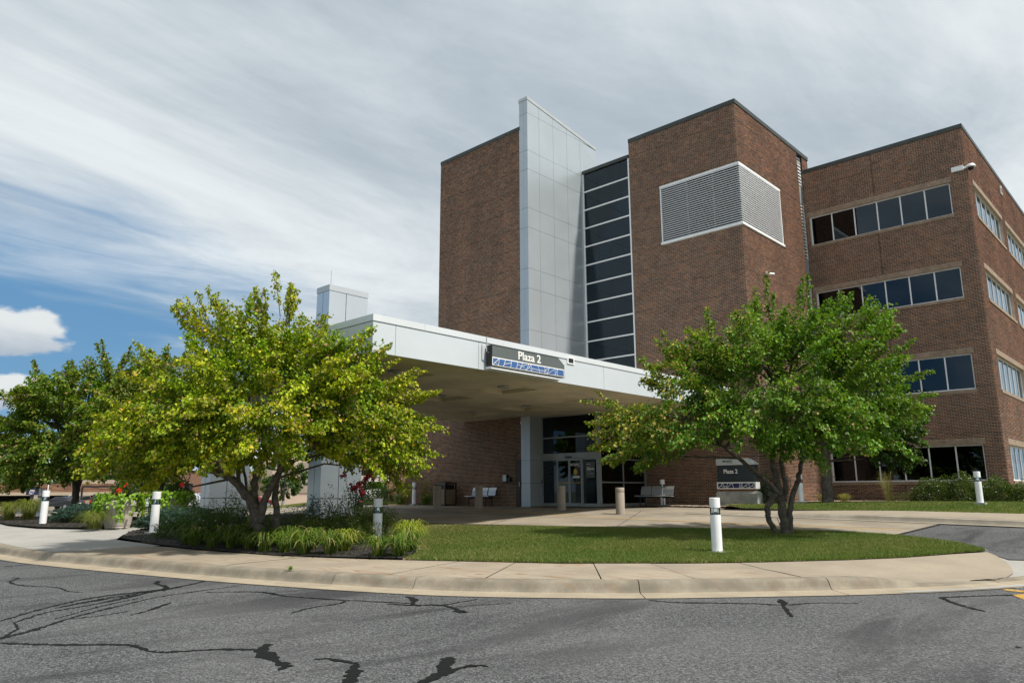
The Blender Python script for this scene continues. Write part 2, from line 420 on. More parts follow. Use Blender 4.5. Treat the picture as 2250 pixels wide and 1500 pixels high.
ROAD_EDGE = catmull([(4.3,60),(4.3,40),(4.38,28),(4.44,22.5),(4.52,19.51),(4.78,17.2),(5.68,12.66),(6.3,10.33),(6.95,8.45),(7.6,7.3),(8.78,5.8),(10.09,4.6),(11.03,3.80),(12.22,2.98),(13.56,2.3),(16,1.45),(20,.5),(30,-1.3),(60,-6)])
seg = np.diff(ROAD_EDGE, axis=0); S = np.concatenate([[0], np.cumsum(np.hypot(*seg.T))])
def edge_at(s, off=0.):
    x = np.interp(s, S, ROAD_EDGE[:,0]); y = np.interp(s, S, ROAD_EDGE[:,1])
    x1 = np.interp(s+.2, S, ROAD_EDGE[:,0]); y1 = np.interp(s+.2, S, ROAD_EDGE[:,1]); x0 = np.interp(s-.2, S, ROAD_EDGE[:,0]); y0 = np.interp(s-.2, S, ROAD_EDGE[:,1])
    t = np.array([x1-x0, y1-y0]); t /= np.linalg.norm(t); nrm = np.array([-t[1], t[0]])   # inward (to the lawn)
    return np.array([x, y]) + nrm*off
def s_of(p):
    d = np.hypot(ROAD_EDGE[:,0]-p[0], ROAD_EDGE[:,1]-p[1]); return S[np.argmin(d)]
def d_edge(x, y): return float(np.min(np.hypot(ROAD_EDGE[:,0]-x, ROAD_EDGE[:,1]-y)))
def ramp(x, y): return .14*float(sm((x-11.6)/1.3)*sm((2.6-d_edge(x, y))/1.6)) if x > 11 else 0.
ROADZ = lambda x, y: Z(x, y) - .17
road = drape('road', [tuple(p) for p in ROAD_EDGE] + [(60,-40),(-60,-40),(-60,60)], asph_m, ROADZ, None, 4.0, 'structure')

# kerb and gutter: one cast length between joints
kerb = empty('kerb', (0,0,0)); kerb['kind'] = 'structure'
GUT = [(-.03,-.19),(0,-.163),(.36,-.150),(.385,-.147),(.385,-.20)]
PROF = [(.386,-.20),(.386,-.146),(.41,-.136),(.438,-.10),(.466,-.045),(.495,-.014),(.535,.0),(.69,.002),(.69,-.12)]
gutter_m = concrete('gutter_concrete', (.315, .27, .20), .15, .16, 2)
def kerb_piece(s0, s1, n, prof=None, name='kerb_length', mat=None):
    prof = prof or PROF; V = []
    for s in np.linspace(s0, s1, n):
        k = ramp(*edge_at(s, .55))/.14
        for o, z in prof:
            p = edge_at(s, o); zz = z if z < -.14 else z*(1-k) - .140*k + .0
            V.append((p[0], p[1], Z(*p)+zz))
    q = len(prof); F = [(i*q+j, (i+1)*q+j, (i+1)*q+j+1, i*q+j+1) for i in range(n-1) for j in range(q-1)]
    F += [tuple(range(q))[::-1], tuple((n-1)*q+j for j in range(q))]
    mb = MB(); mb.add(V, F); o = mb.build(name, mat or kerb_m, kerb, True, 0, True)
JOINTS = [s_of(p) for p in ((4.44,34),(4.4,28),(4.45,22.5),(5.2,14.9),(5.68,12.66),(6.35,10.2),(6.85,8.7),(8.85,5.75),(10.9,3.9),(13.5,2.3),(17,1.2))]
for a, b in zip(JOINTS[:-1], JOINTS[1:]):
    kerb_piece(a+.007, b-.007, max(4, int((b-a)/.35))); kerb_piece(a+.007, b-.007, max(4, int((b-a)/.35)), GUT, 'gutter_length', gutter_m)

WALK_BACK = np.array([(7.42,18.3),(7.62,16.2),(7.9,14.0),(8.45,12.5),(9.0,11.2),(10.4,8.63),(11.81,7.0),(12.83,6.08),(14.26,5.1),(15.8,4.3),(17.45,3.51)])
def back_of(s):
    a = edge_at(s, .70); dvec = edge_at(s, 1.7) - a; best = None
    for p, q in zip(WALK_BACK[:-1], WALK_BACK[1:]):
        A = np.array([dvec, -(q-p)]).T
        try: t, u = np.linalg.solve(A, p-a)
        except np.linalg.LinAlgError: continue
        if t > 0 and -.02 <= u <= 1.02 and (best is None or t < best): best = t
    return a + dvec*(best if best else 1.9)
walk = empty('sidewalk', (0,0,0)); walk['kind'] = 'structure'
sj = np.concatenate([np.arange(s_of((5.0,16.2)), s_of((9.5,5.1)), 1.78), []])
sj = [s_of((4.62,18.4))] + list(sj) + [s_of((9.45,5.15)), s_of((10.7,4.05))]
WALKZ = lambda x, y: Z(x, y) - .0 - ramp(x, y)
under = []
for a, b in zip(sj[:-1], sj[1:]):
    ss = np.linspace(a+.010, b-.010, 6)
    fr = [edge_at(s, .695) for s in ss]; bk = [back_of(s) for s in ss]
    dz = random.uniform(-.003, .003)
    drape('pavement_slab', [tuple(p) for p in fr] + [tuple(p) for p in bk[::-1]], walk_m, lambda x, y: WALKZ(x, y)+dz, walk, 3)
    under += [a, b]
ss = np.linspace(sj[0], sj[-1], 30)
drape('joint_bed', [tuple(edge_at(s, .66)) for s in ss] + [tuple(back_of(s)) for s in ss[::-1]], joint_m, lambda x, y: WALKZ(x, y)-.03, walk, 3)
s9 = sj[-1]
tip = [tuple(edge_at(s, .695)) for s in np.linspace(s9+.01, s_of((12.9,2.6)), 8)] + [(13.9,2.72),(14.6,2.68),(15.3,2.72),(16.0,2.85),(16.6,3.03),(17.1,3.27),(17.40,3.48),(15.8,4.29),(14.26,5.09)] + [tuple(back_of(s9+.01))]
drape('pavement_slab', tip, farwalk_m, WALKZ, walk, .5)
apron = [tuple(edge_at(s, .0)) for s in np.linspace(s_of((13.5,2.3)), s_of((20,.5)), 8)] + [(19.2,1.6),(17.9,2.3),(17.05,3.05),(16.2,2.93),(15.0,2.73),(14.0,2.62)]
apron = [tuple(edge_at(s, .0)) for s in np.linspace(s_of((11.6,3.4)), s_of((20,.5)), 14)] + [(19.2,1.6),(18.2,2.4),(17.6,3.5),(17.2,3.62),(15.8,4.25),(14.3,5.0),(12.6,4.6)]
ap = drape('concrete_apron', apron, pale_m, lambda x, y: Z(x, y)-.158+.11*(1-float(sm((2.6-d_edge(x, y))/1.6))), None, .4, 'structure')

# pale plaza to the left
plaza = [tuple(edge_at(s, .695)) for s in np.linspace(s_of((4.30,40)), s_of((4.62,18.4)), 14)] + [(7.42,18.3),(7.26,20.7),(7.9,22.0),(9.6,23.0),(12.6,24.6),(12.2,26.2),(9.4,24.6),(8.5,23.95),(7.63,24.72),(6.9,26.1),(6.55,28.2),(6.7,31),(6.4,40)]
drape('concrete_plaza', plaza, pale_m, lambda x, y: Z(x, y)+.002, None, 1, 'structure')

# the drop-off drive, its asphalt approach
LAWN_BACK = catmull([(17.55,3.55),(18.35,4.15),(18.95,4.95),(19.33,5.9),(19.3,7.2),(18.75,9.0),(17.94,10.58),(17.1,12.0),(16.1,13.9),(15.1,15.7),(14.65,17.3),(14.62,19.0)], 5)
DRIVEZ = lambda x, y: Z(x, y) - .02
drive_poly = [tuple(p) for p in LAWN_BACK if p[1] > 5.85] + [(15.6,20.2),(15.4,22.5),(14,25),(12.4,26.3),(12.3,31),(13,45),(17,62),(24,62),(24.7,45),(24.66,31.5),(28.9,22),(28.9,13.6),(23.2,13.5),(23.4,10.5),(23.72,5.75)]
drive = drape('driveway', drive_poly, drive_m, DRIVEZ, None, 1.0, 'structure')
appr = [tuple(p) for p in LAWN_BACK if p[1] < 5.95] + [(23.72,5.72),(23.85,3.85),(24.4,-4),(27,-12),(22,-14),(20.5,-3),(20.0,.55),(19.2,1.62),(17.9,2.32),(17.05,3.07)]
ad = drape('asphalt_approach', appr, asph_m, lambda x, y: Z(x, y)-.035-.10*float(sm((2.6-d_edge(x, y))/1.6)), None, 1.0, 'structure')
# flush kerb round the lawn
def strip(name, line, w0, w1, mat, zf, parent=None, th=.1, closed_end=True):
    line = np.array(line); V = []; n = len(line)
    for i in range(n):
        t = line[min(i+1, n-1)] - line[max(i-1, 0)]; t = t/np.linalg.norm(t); nr = np.array([t[1], -t[0]])
        for w, dz in ((w0, -th), (w0, 0), (w1, 0), (w1, -th)):
            p = line[i]+nr*w; V.append((p[0], p[1], zf(*p)+dz))
    F = [(i*4+j, i*4+j+1, (i+1)*4+j+1, (i+1)*4+j) for i in range(n-1) for j in range(3)] + [(0,1,2,3), tuple((n-1)*4+j for j in (3,2,1,0))]
    return MB().add(V, F).build(name, mat, parent)
strip('lawn_kerb', LAWN_BACK, -.10, .06, pale_m, lambda x, y: Z(x, y)+.012, None)['kind'] = 'structure'
# painted guide lines on the drive
for pts in ([(24.0,30),(21.5,25.0),(20.3,18.0),(20.05,16.06),(20.25,12.58),(21.18,6.1)], [(14.4,26.3),(15.4,22.8),(16.3,21.07),(16.78,16.9)]):
    strip('painted_line', catmull(pts, 6), -.055, .055, ypaint_m, lambda x, y: Z(x, y)-.014, drive, .002)
for pts in ([(15.3,15.6),(22.8,19.5)], [(17.0,12.2),(23.3,15.4)], [(19.0,8.3),(23.45,10.4)], [(15.3,20.3),(24.6,25.2)], [(18.6,28),(19.4,16),(21.6,6)]):
    strip('expansion_joint', np.array([np.array(pts[0])*(1-t)+np.array(pts[-1])*t for t in np.linspace(0,1,14)]) if len(pts) == 2 else catmull(pts, 7), -.011, .011, joint_m, lambda x, y: Z(x, y)-.0165, drive, .001)
strip('asphalt_seam', np.array([np.array((19.36,5.84))*(1-t)+np.array((23.72,5.73))*t for t in np.linspace(0,1,8)]), -.05, .03, mulch_m, lambda x, y: Z(x, y)-.016, None, .003)['kind'] = 'structure'

# raised walk along the building on the right, with its kerb
KL = catmull([(23.2,13.5),(23.35,11.5),(23.55,9.0),(23.75,6.0),(23.88,3.85),(24.4,-4),(27,-12)], 8)
def kh(x, y): return .13*float(sm((13.6-y)/6.5))
fw_back = [(28.5,-12),(26.7,-4),(26.6,3.0),(26.55,4.3),(26.05,7.2),(25.35,9.7),(24.95,12.3),(25.0,13.5)]
FWALKZ = lambda x, y: Z(x, y) + kh(x, y) + .002
fwalk = drape('building_walk', [tuple(p + np.array([.16, .0])) for p in KL] + fw_back, farwalk_m, FWALKZ, None, .8, 'structure')
V = []; n = len(KL)
for i in range(n):
    x, y = KL[i]; h = kh(x, y); g = Z(x, y)
    for o, z in ((-.28, -.018), (-.02, -.012), (.0, .01), (.035, h-.02 if h > .05 else h*.5), (.07, h+.001), (.165, h+.004), (.165, -.1)):
        V.append((x+o, y, g+z))
fk = MB().add(V, [(i*7+j, i*7+j+1, (i+1)*7+j+1, (i+1)*7+j) for i in range(n-1) for j in range(6)]).build('building_kerb', concrete('building_kerb_concrete', (.30,.27,.22), .1, .2, 2), None, True, 0, True); fk['kind'] = 'structure'  # one even concrete tone along the whole building kerb
for pts in ([(23.9,7.6),(25.9,8.0)], [(24.0,5.2),(26.4,5.4)], [(23.7,9.8),(25.2,10.1)]):
    strip('expansion_joint', np.array([np.array(pts[0])*(1-t)+np.array(pts[-1])*t for t in np.linspace(0,1,6)]), -.012, .012, pale_m, lambda x, y: FWALKZ(x, y)+.003, fwalk, .001)
# planting ground by the building
BEDZ = lambda x, y: Z(x, y) + .10 + .06*float(sm((x-27)/4))
fl_poly = [(24.95,12.3),(25.35,9.7),(26.05,7.2),(26.55,4.3),(26.6,3.0),(26.7,-4),(28.5,-12),(60,-12),(60,6.1),(36.3,6.1),(36.3,13.3),(28.9,13.3),(28.9,13.9),(26.5,13.9)]
fl = drape('building_lawn', fl_poly, soil_m, BEDZ, None, 1.0, 'structure')
drape('gravel_bed', [(26.9,13.6),(28.86,13.8),(28.86,18.7),(27.6,18.6),(27.3,15.6)], gravel_m, lambda x, y: max(BEDZ(x, y), .03)+.012 if y < 14 else .035, None, .7, 'structure')
drape('gravel_bed', [(29.5,12.4),(33,11.0),(34.6,9.3),(36.1,9.4),(36.1,13.2),(29.0,13.2)], gravel_m, lambda x, y: BEDZ(x, y)+.012, None, .7, 'structure')
drape('entry_floor', [(24.5,18.6),(28.8,18.9),(28.8,22),(24.5,22)], farwalk_m, lambda x, y: .012, None, 2, 'structure')
drape('left_lawn', [(24.6,31.0),(24.55,45),(17,62),(40,75),(40,31)], soil_m, lambda x, y: Z(x, y)+.03, None, 3, 'structure')

# ------ lawn island and planting bed
BED_EDGE = [(9.0,11.21),(9.7,11.75),(10.35,12.45),(10.95,13.3),(11.6,14.3),(12.5,15.9),(13.4,17.3),(14.0,18.2),(14.62,19.0)]
lawn_poly = [tuple(p) for p in WALK_BACK if p[1] < 11.25] + [tuple(p) for p in LAWN_BACK] + BED_EDGE[::-1][1:-1]
def mound(x, y): return .015 + .07*float(sm(d_edge(x, y)/6-.35))*0
LAWNZ = lambda x, y: Z(x, y) + .012
drape('lawn', lawn_poly, soil_m, LAWNZ, None, .8, 'structure')
bed_poly = [tuple(p) for p in WALK_BACK if p[1] > 11.25] + [(9.02,11.2)] + BED_EDGE[1:] + [(15.5,20.3),(15.3,22.5),(13.9,25),(12.7,24.5),(9.7,22.9),(8.0,21.9),(7.36,20.7)]
def bedz(x, y): return Z(x, y) + .02 + .09*float(sm((d_edge(x, y)-2.3)/2.0))
drape('planting_bed', bed_poly, mulch_m, bedz, None, .6, 'structure')
bed2 = [(8.5,24.0),(7.65,24.76),(6.92,26.15),(6.6,28.2),(6.75,31),(7.5,33.5),(9.5,33),(10.6,29),(11.9,26.6),(9.4,24.7)]
drape('planting_bed', bed2, mulch_m, lambda x, y: Z(x, y)+.06, None, .6, 'structure')
# tan edging pavers between bed and lawn
pav = empty('bed_edging', (0,0,0)); pav['kind'] = 'structure'
be = catmull(BED_EDGE[:5], 10)
for i in range(0, 30, 3):
    strip('paver', be[i:i+3]+(be[i+1]-be[i])*.0, -.02, .27, paver_m, lambda x, y: Z(x, y)+.035+.004*((i//3) % 2), pav, .08)
g2 = catmull(BED_EDGE[5:], 6)
drape('gravel_strip', [tuple(p) for p in g2] + [(14.65,17.3),(14.9,16.3),(14.2,16.9),(13.3,16.0)], gravel_m, lambda x, y: Z(x, y)+.022, None, 1, 'structure')

# ------ street and lots in the left background
drape('back_street', [W(-80,48),W(-24,36),W(-12,41),W(-4,62),W(-14,70),W(-90,66)], asph_m, lambda x, y: Z(x, y)-.05, None, 6, 'structure')
drape('gravel_verge', [W(-30,31.5),W(-17.6,31.5),W(-12.5,36),W(-11.6,40),W(-24,35.6),W(-60,44),W(-60,40)], gravel_m, lambda x, y: Z(x, y)-.02, None, 4, 'structure')
drape('parking_lot', [W(-110,70),W(-14,74),W(-2,80),W(-4,118),W(-110,118)], drive_m, lambda x, y: Z(x, y)-.04, None, 8, 'structure')
strip('street_kerb', np.array([W(-60,43.2),W(-40,38.9),W(-24,35.5),W(-16,37.6),W(-11.6,40.3)]), -.1, .1, pale_m, lambda x, y: Z(x, y)+.06, None, .2)['kind'] = 'structure'

# ------ sealed cracks in the road
def seal(pts, w):
    pts = np.array(pts, float); n = max(8, int(np.sum(np.hypot(*np.diff(pts, axis=0).T))/.035))
    c = catmull(pts, max(2, n//(len(pts)-1))); n = len(c)
    ww = np.interp(np.linspace(0,1,n), np.linspace(0,1,len(w)), w) if hasattr(w, '__len__') else np.full(n, w)
    ww = ww*(1+.35*np.interp(np.arange(n), np.arange(0, n+3, 2), rng.normal(0, .8, len(np.arange(0, n+3, 2)))).clip(-1.6, 1.8))
    ww = ww*(1+rng.normal(0,.22,n)).clip(.4,1.7); ww = np.maximum(ww, .006); ww[0] *= .3; ww[-1] *= .3
    V = []
    for i in range(n):
        t = c[min(i+1,n-1)]-c[max(i-1,0)]; t = t/np.linalg.norm(t); nr = np.array([-t[1], t[0]]); j = rng.normal(0, .010)
        for q in (-1, 1):
            p = c[i]+nr*(q*ww[i]/2+j); V.append((p[0], p[1], ROADZ(*p)+.0035+.0006*seal.k))
    seal.k = (seal.k+1) % 5
    F = [(2*i, 2*i+1, 2*i+3, 2*i+2) for i in range(n-1)]
    o = MB().add(V, F).build('crack_seal', tar_m, road)
seal.k = 0
for pts, w in (
 ([(2.12,8.75),(2.5,8.19),(2.9,7.75),(2.96,7.23),(3.14,7.06),(3.4,6.89),(3.65,6.58)], [.07]*7),
 ([(3.83,6.79),(3.62,6.47),(3.52,6.1),(3.48,5.84),(3.53,5.79)], [.1,.13,.11,.09,.03]), ([(3.48,5.84),(3.42,5.8),(3.35,5.74)], .05),
 ([(3.75,5.88),(3.85,5.8),(3.9,5.57),(3.92,5.45)], [.02,.04,.05,.02]), ([(3.9,5.47),(3.73,5.24),(3.46,4.94),(3.13,4.59)], [.07,.1,.09,.08]),
 ([(2.44,10.21),(3.22,11.06),(3.93,11.52),(4.84,11.68),(5.34,11.94),(5.71,12.24)], [.05,.06,.1,.12,.08,.06]),
 ([(2.18,9.02),(2.57,9.32),(3.08,9.87),(3.73,10.38),(4.41,10.85),(5.09,11.08),(5.82,11.23)], [.07,.06,.05,.05,.04,.03,.02]),
 ([(2.51,9.97),(2.97,10.49),(3.51,10.75),(4.14,11.16),(4.76,11.61)], [.02,.04,.06,.08,.05]), ([(3.15,10.81),(3.71,11.12),(4.35,11.33)], [.03,.05,.04]),
 ([(3.4,11.0),(3.95,11.3),(4.6,11.55),(5.1,11.7)], [.03,.05,.07,.03]), ([(2.9,9.9),(3.6,10.55),(4.3,11.02)], [.02,.04,.02]),
 ([(5.21,12.81),(5.04,12.45),(4.99,11.99),(4.75,11.46)], [.05,.06,.08,.06]), ([(2.51,9.97),(2.45,9.53),(2.33,9.28),(2.16,8.96)], .03),
 ([(3.58,9.54),(3.89,9.76),(4.34,10.21)], [.02,.04,.06]), ([(3.01,9.76),(3.35,9.76),(3.71,9.86)], [.02,.03,.02]),
 ([(3.7,15.24),(3.78,15.03),(3.54,14.52),(3.55,13.79),(3.83,13.14),(3.8,12.54),(3.89,12.2)], [.03,.04,.05,.05,.04,.03,.02]),
 ([(4.1,17.62),(4.41,17.64),(4.68,17.7)], [.05,.05,.03]), ([(5.1,10.86),(5.65,10.3),(5.66,9.66),(5.89,8.93),(6.22,8.17),(6.39,7.82)], [.03,.06,.05,.05,.05,.06]),
 ([(4.94,8.24),(5.36,8.44),(5.79,8.49),(5.95,8.6)], [.03,.04,.05,.06]), ([(6.16,7.99),(6.31,7.66),(6.53,7.42),(6.51,7.13),(6.35,6.81),(6.41,6.74)], [.05,.07,.08,.07,.1,.06]),
 ([(6.77,8.33),(6.62,8.0),(6.36,7.72),(6.34,7.53)], [.06,.09,.06,.05]), ([(6.5,7.39),(6.86,7.39),(7.23,7.43)], [.03,.03,.02]), ([(6.6,7.17),(6.93,7.01),(7.29,6.84)], .018),
 ([(4.62,5.06),(4.51,5.0),(4.24,4.76),(4.22,4.69)], [.06,.14,.13,.1]), ([(3.75,4.54),(4.02,4.63),(4.22,4.69),(4.43,4.7),(4.56,4.67),(4.57,4.56)], [.12,.1,.09,.06,.05,.015]),
 ([(8.70,5.70),(8.7,5.36),(9.02,4.92),(9.41,4.3)], [.03,.05,.045,.04]), ([(8.75,5.21),(9.23,4.62),(9.44,4.19),(9.91,3.92),(10.2,3.53)], [.04,.04,.05,.04,.03]),
 ([(9.89,4.43),(9.57,4.24),(9.32,4.14),(8.91,3.89),(8.62,3.73)], [.07,.07,.05,.04,.03]), ([(12.51,2.13),(11.87,2.63),(11.46,2.9)], [.06,.06,.07]),
 ([(11.46,2.9),(11.06,2.67),(10.71,2.39),(10.5,2.19)], [.08,.06,.05,.03]), ([(8.37,1.55),(8.375,1.52),(8.38,1.5)], .05)):
    seal(pts, w)
lo = S[0]; ss = np.linspace(s_of((4.4,26)), s_of((13.4,2.35)), 120)
ln = np.array([edge_at(s, -.02) for s in ss]); strip('gutter_seal', ln, -.008, .03, tar_m, lambda x, y: ROADZ(x, y)+.004, road, .003)
for k, (a, b, c, d) in enumerate((((13.05,2.42),(12.95,2.16),(12.75,2.2),(12.85,2.45)), ((12.6,2.12),(12.36,2.24),(11.8,1.98),(12.05,1.85)), ((11.6,1.72),(11.35,1.84),(10.8,1.58),(11.05,1.45)))):
    drape('yellow_marking', [a, b, c, d], ypaint_m, lambda x, y: ROADZ(x, y)+.008, road, 3)

# ================================================================== THE BUILDING
bld = empty('medical_building', (32, 16, 0), 'four-storey brown brick medical building with silver metal fin and glass stairwell', 'building')
OFF = Matrix.Translation((-32, -16, 0))
def bpart(o, parent=bld):
    """place an object given in world coordinates under the building (or one of its parts)"""
    o.parent = parent; o.matrix_parent_inverse = parent.matrix_world.inverted() if parent is not bld else OFF
    return o
def part(name, mat, mb, parent=bld, **kw):
    o = mb.build(name, mat, None, **kw); o.parent = parent
    o.matrix_parent_inverse = OFF if parent is bld else Matrix.Identity(4)
    return o
def group_part(name, loc=(0,0,0)):
    """a part that only groups its own pieces: a small hidden-in-wall mesh is avoided, an Empty is used"""
    o = bpy.data.objects.new(name, None); COL.objects.link(o); o.empty_display_size = .2; o.parent = bld; o.matrix_parent_inverse = OFF
    return o
CH, BL = .0620, .205
BR = np.array([(.135,.072,.047),(.105,.058,.040),(.155,.088,.058),(.082,.050,.038),(.125,.080,.058),(.165,.080,.045),(.095,.064,.052)])*1.46*np.array([1.09,.97,.91])
def bricks(name, axis, c, a0, a1, z0, z1, holes, parent, seed, a_org=0.):
    """real bricks standing 9 mm proud of the mortar plane. axis 'X': wall at x=c facing -X (a = y); 'Y': wall at y=c facing -Y (a = x)"""
    g = np.random.default_rng(seed); rows = []
    k0 = int(math.floor(z0/CH)); k1 = int(math.ceil(z1/CH))
    for kz in range(k0, k1):
        zl, zh = kz*CH+.0150, (kz+1)*CH
        zl, zh = max(zl, z0), min(zh, z1)
        if zh-zl < .015: continue
        st = a_org + (BL/2 if kz % 2 else 0)
        i0 = math.floor((a0-st)/BL); n = int(math.ceil((a1-a0)/BL))+2
        l = st+(i0+np.arange(n))*BL; h = l+BL-.0155
        l = np.maximum(l, a0); h = np.minimum(h, a1); ok = h-l > .02
        zm = (zl+zh)/2
        for (ha, hb, hz0, hz1) in holes:
            if hz0-.02 < zm < hz1+.02:
                # clip against hole
                inside = (l >= ha-1e-6) & (h <= hb+1e-6); ok &= ~inside
                m1 = (l < ha) & (h > ha) & (h <= hb+BL); h = np.where(m1, ha, h)
                m2 = (l < hb) & (h > hb) & (l >= ha-BL) & ~m1; l = np.where(m2, hb, l)
                ok &= h-l > .02
        l, h = l[ok], h[ok]
        rows.append(np.stack([l, h, np.full_like(l, zl), np.full_like(l, zh), np.full_like(l, kz)], 1))
    R = np.concatenate(rows); n = len(R)
    d = .009+g.normal(0, .0012, n).clip(-.003, .003)
    cen = .5; e = .0025
    col = BR[g.integers(0, len(BR), n)]*g.uniform(.78, 1.22, (n,1))
    dark = (R[:,4].astype(int) % 16 == 0); col[dark] *= .62
    blot = .5+.5*np.sin(R[:,0]*1.7+R[:,2]*.9+3*np.sin(R[:,2]*.7)); col *= (.9+.2*blot)[:,None]
    V = np.zeros((n,8,3)); A = [R[:,0], R[:,1], R[:,1], R[:,0]]; ZZ = [R[:,2], R[:,2], R[:,3], R[:,3]]
    sa = [e, -e, -e, e]; sz = [e, e, -e, -e]
    for j in range(4):
        for lay, dep in ((0, -d), (4, np.zeros(n))):
            aa = A[j] + (sa[j] if lay == 0 else 0); zz = ZZ[j] + (sz[j] if lay == 0 else 0)
            if axis == 'X': V[:,lay+j] = np.stack([c+dep, aa, zz], 1)
            else: V[:,lay+j] = np.stack([aa, c+dep, zz], 1)
    base = (np.arange(n)*8)[:,None]
    quads = np.array([(0,1,2,3),(0,4,5,1),(1,5,6,2),(2,6,7,3),(3,7,4,0)])
    if axis == 'X': quads = quads[:, ::-1]
    F = (base[:,:,None]+quads[None]).reshape(-1,4)
    me = fast_mesh(name, V.reshape(-1,3), F, np.repeat(col, 8, 0))
    o = link(name, me, brick_m, parent); o['kind'] = 'stuff'
    return o
def wall(axis, c, a0, a1, z0, z1, holes, seed, depth=.18, name='brick_wall'):
    """mortar sheet with openings and their reveals, plus its bricks"""
    mb = MB(); As = sorted({a0, a1, *[h[0] for h in holes], *[h[1] for h in holes]}); Zs = sorted({z0, z1, *[h[2] for h in holes], *[h[3] for h in holes]})
    P = (lambda a, z, d=0: (c+d, a, z)) if axis == 'X' else (lambda a, z, d=0: (a, c+d, z))
    for a, b in zip(As[:-1], As[1:]):
        for p, q in zip(Zs[:-1], Zs[1:]):
            if any(h[0] <= a+1e-6 and h[1] >= b-1e-6 and h[2] <= p+1e-6 and h[3] >= q-1e-6 for h in holes): continue
            mb.quad(P(a,p), P(a,q), P(b,q), P(b,p)) if axis == 'X' else mb.quad(P(a,p), P(b,p), P(b,q), P(a,q))
    for ha, hb, p, q in holes:
        if ha > a0+1e-6: mb.quad(P(ha,p), P(ha,p,depth), P(ha,q,depth), P(ha,q))
        mb.quad(P(hb,p), P(hb,q), P(hb,q,depth), P(hb,p,depth))
        mb.quad(P(ha,q), P(ha,q,depth), P(hb,q,depth), P(hb,q)); mb.quad(P(ha,p), P(hb,p), P(hb,p,depth), P(ha,p,depth))
    w = part(name, mortar_m, mb)
    bricks('brickwork', axis, c, a0, a1, z0, z1, holes, w, seed)
    return w
XR, YR, XG, YT, XF, YS = 36.5, 6.21, 28.94, 13.41, 24.64, 22.02
XV, YV = 25.45, 18.80
# --- windows
def window(axis, c, edges, z0, z1, drops, lintel=True, rec=.10, seed=0):
    """edges: positions of the mullions; drops: how far each blind is lowered (0..1)"""
    g = random.Random(seed); a0, a1 = min(edges), max(edges); E_ = sorted(edges)
    bx_ = (lambda mb, p, q, d0, d1, u, v: mb.box(c+d0, c+d1, p, q, u, v)) if axis == 'X' else (lambda mb, p, q, d0, d1, u, v: mb.box(p, q, c+d0, c+d1, u, v))
    fr = MB(); f = .055
    bx_(fr, a0, a1, rec, rec+.07, z1-f, z1); bx_(fr, a0, a1, rec, rec+.07, z0, z0+f)
    for i, e in enumerate(E_):
        p, q = (e, e+f) if i == 0 else ((e-f, e) if i == len(E_)-1 else (e-f/2, e+f/2))
        bx_(fr, p, q, rec+.001, rec+.068, z0+f, z1-f)
    w = part('window', frame_m, fr)
    for i, (p, q) in enumerate(zip(E_[:-1], E_[1:])):
        pn = MB(); bx_(pn, p+f/2+.001, q-f/2-.001, rec+.03, rec+.036, z0+f, z1-f); part('pane', glass_m, pn, w)
        d = drops[i % len(drops)]
        if d > 0:
            bl = MB(); zb = z1-f-(z1-z0-2*f)*d; bx_(bl, p+.06, q-.06, rec+.12, rec+.124, zb, z1-f); bx_(bl, p+.06, q-.06, rec+.115, rec+.13, zb-.03, zb); part('blind', blind_m, bl, w)
    sl = MB(); bx_(sl, a0-.04, a1+.04, -.045, rec-.002, z0-.135, z0-.003); part('sill', lintel_m, sl, w)
    if lintel:
        n = max(1, round((a1-a0)/.40)); st = (a1-a0+.2)/n
        for i in range(n):
            lb = MB(); p = a0-.1+i*st; d = g.uniform(-.004, .004); bx_(lb, p+.004, p+st-.004, -.016+d, .10, z1+.003, z1+.245); part('lintel_block', lintel_m, lb, w)
    rm = MB(); D = 1.6
    bx_(rm, a0, a1, rec+.30, rec+.30+D, z0-.3, z1+.3)
    rm.f = [fc for k, fc in enumerate(rm.f) if k != (5 if axis == 'X' else 2)]
    rb = MB(); rb.v = rm.v; rb.f = rm.f
    part('interior', inner_m, rb, w)
    return w
WZ = [(1.02, 2.54), (4.89, 6.45), (8.94, 10.36), (12.81, 14.32)]
MUL = [13.30, 12.24, 11.17, 10.11, 9.07, 8.02, 6.95]
LT = .25
hx = [(6.95, 13.30, a, b) for a, b in WZ]; hxl = [(6.85, 13.40, a-.14, b+.25) for a, b in WZ]
def wall_w(axis, c, a0, a1, z0, z1, wins, seed):
    """brick wall whose bricks also stop at the lintel course and the sill"""
    mbh = [(w[0], w[1], w[2], w[3]) for w in wins]
    w = wall(axis, c, a0, a1, z0, z1, mbh, seed)
    # drop the plain brickwork and lay it again round the lintels
    bw = [o for o in w.children if o.name.startswith('brickwork')][0]; bpy.data.objects.remove(bw)
    hh = mbh + [(w_[0]-.1, w_[1]+.1, w_[3], w_[3]+.247) for w_ in wins] + [(w_[0]-.04, w_[1]+.04, w_[2]-.137, w_[2]) for w_ in wins]
    bricks('brickwork', axis, c, a0, a1, z0, z1, hh, w, seed)
    return w
wall_w('X', XR, YR, 13.55, -.1, 16.75, hx, 11)
drops = [[0,0,.72,.97,.98,.95],[0,0,.9,.85,.66,.62],[.8,.9,.9,.85,.66,.62],[.5,.62,.62,.80,.85,.9]]
dr = {0: [0,.8,.85,.9,.88,.68], 1: [.4,.6,.9,.85,.66,.64], 2: [0,0,.9,.92,.64,.60], 3: [.45,.42,.62,.80,.84,.88]}
for i, (a, b) in enumerate(WZ): window('X', XR, MUL, a, b, dr[i][::-1], seed=i)
SX = [(37.55, 43.75), (44.75, 50.95)]
wall_w('Y', YR, XR, 56, -.1, 16.75, [(p, q, a, b) for a, b in WZ for p, q in SX], 12)
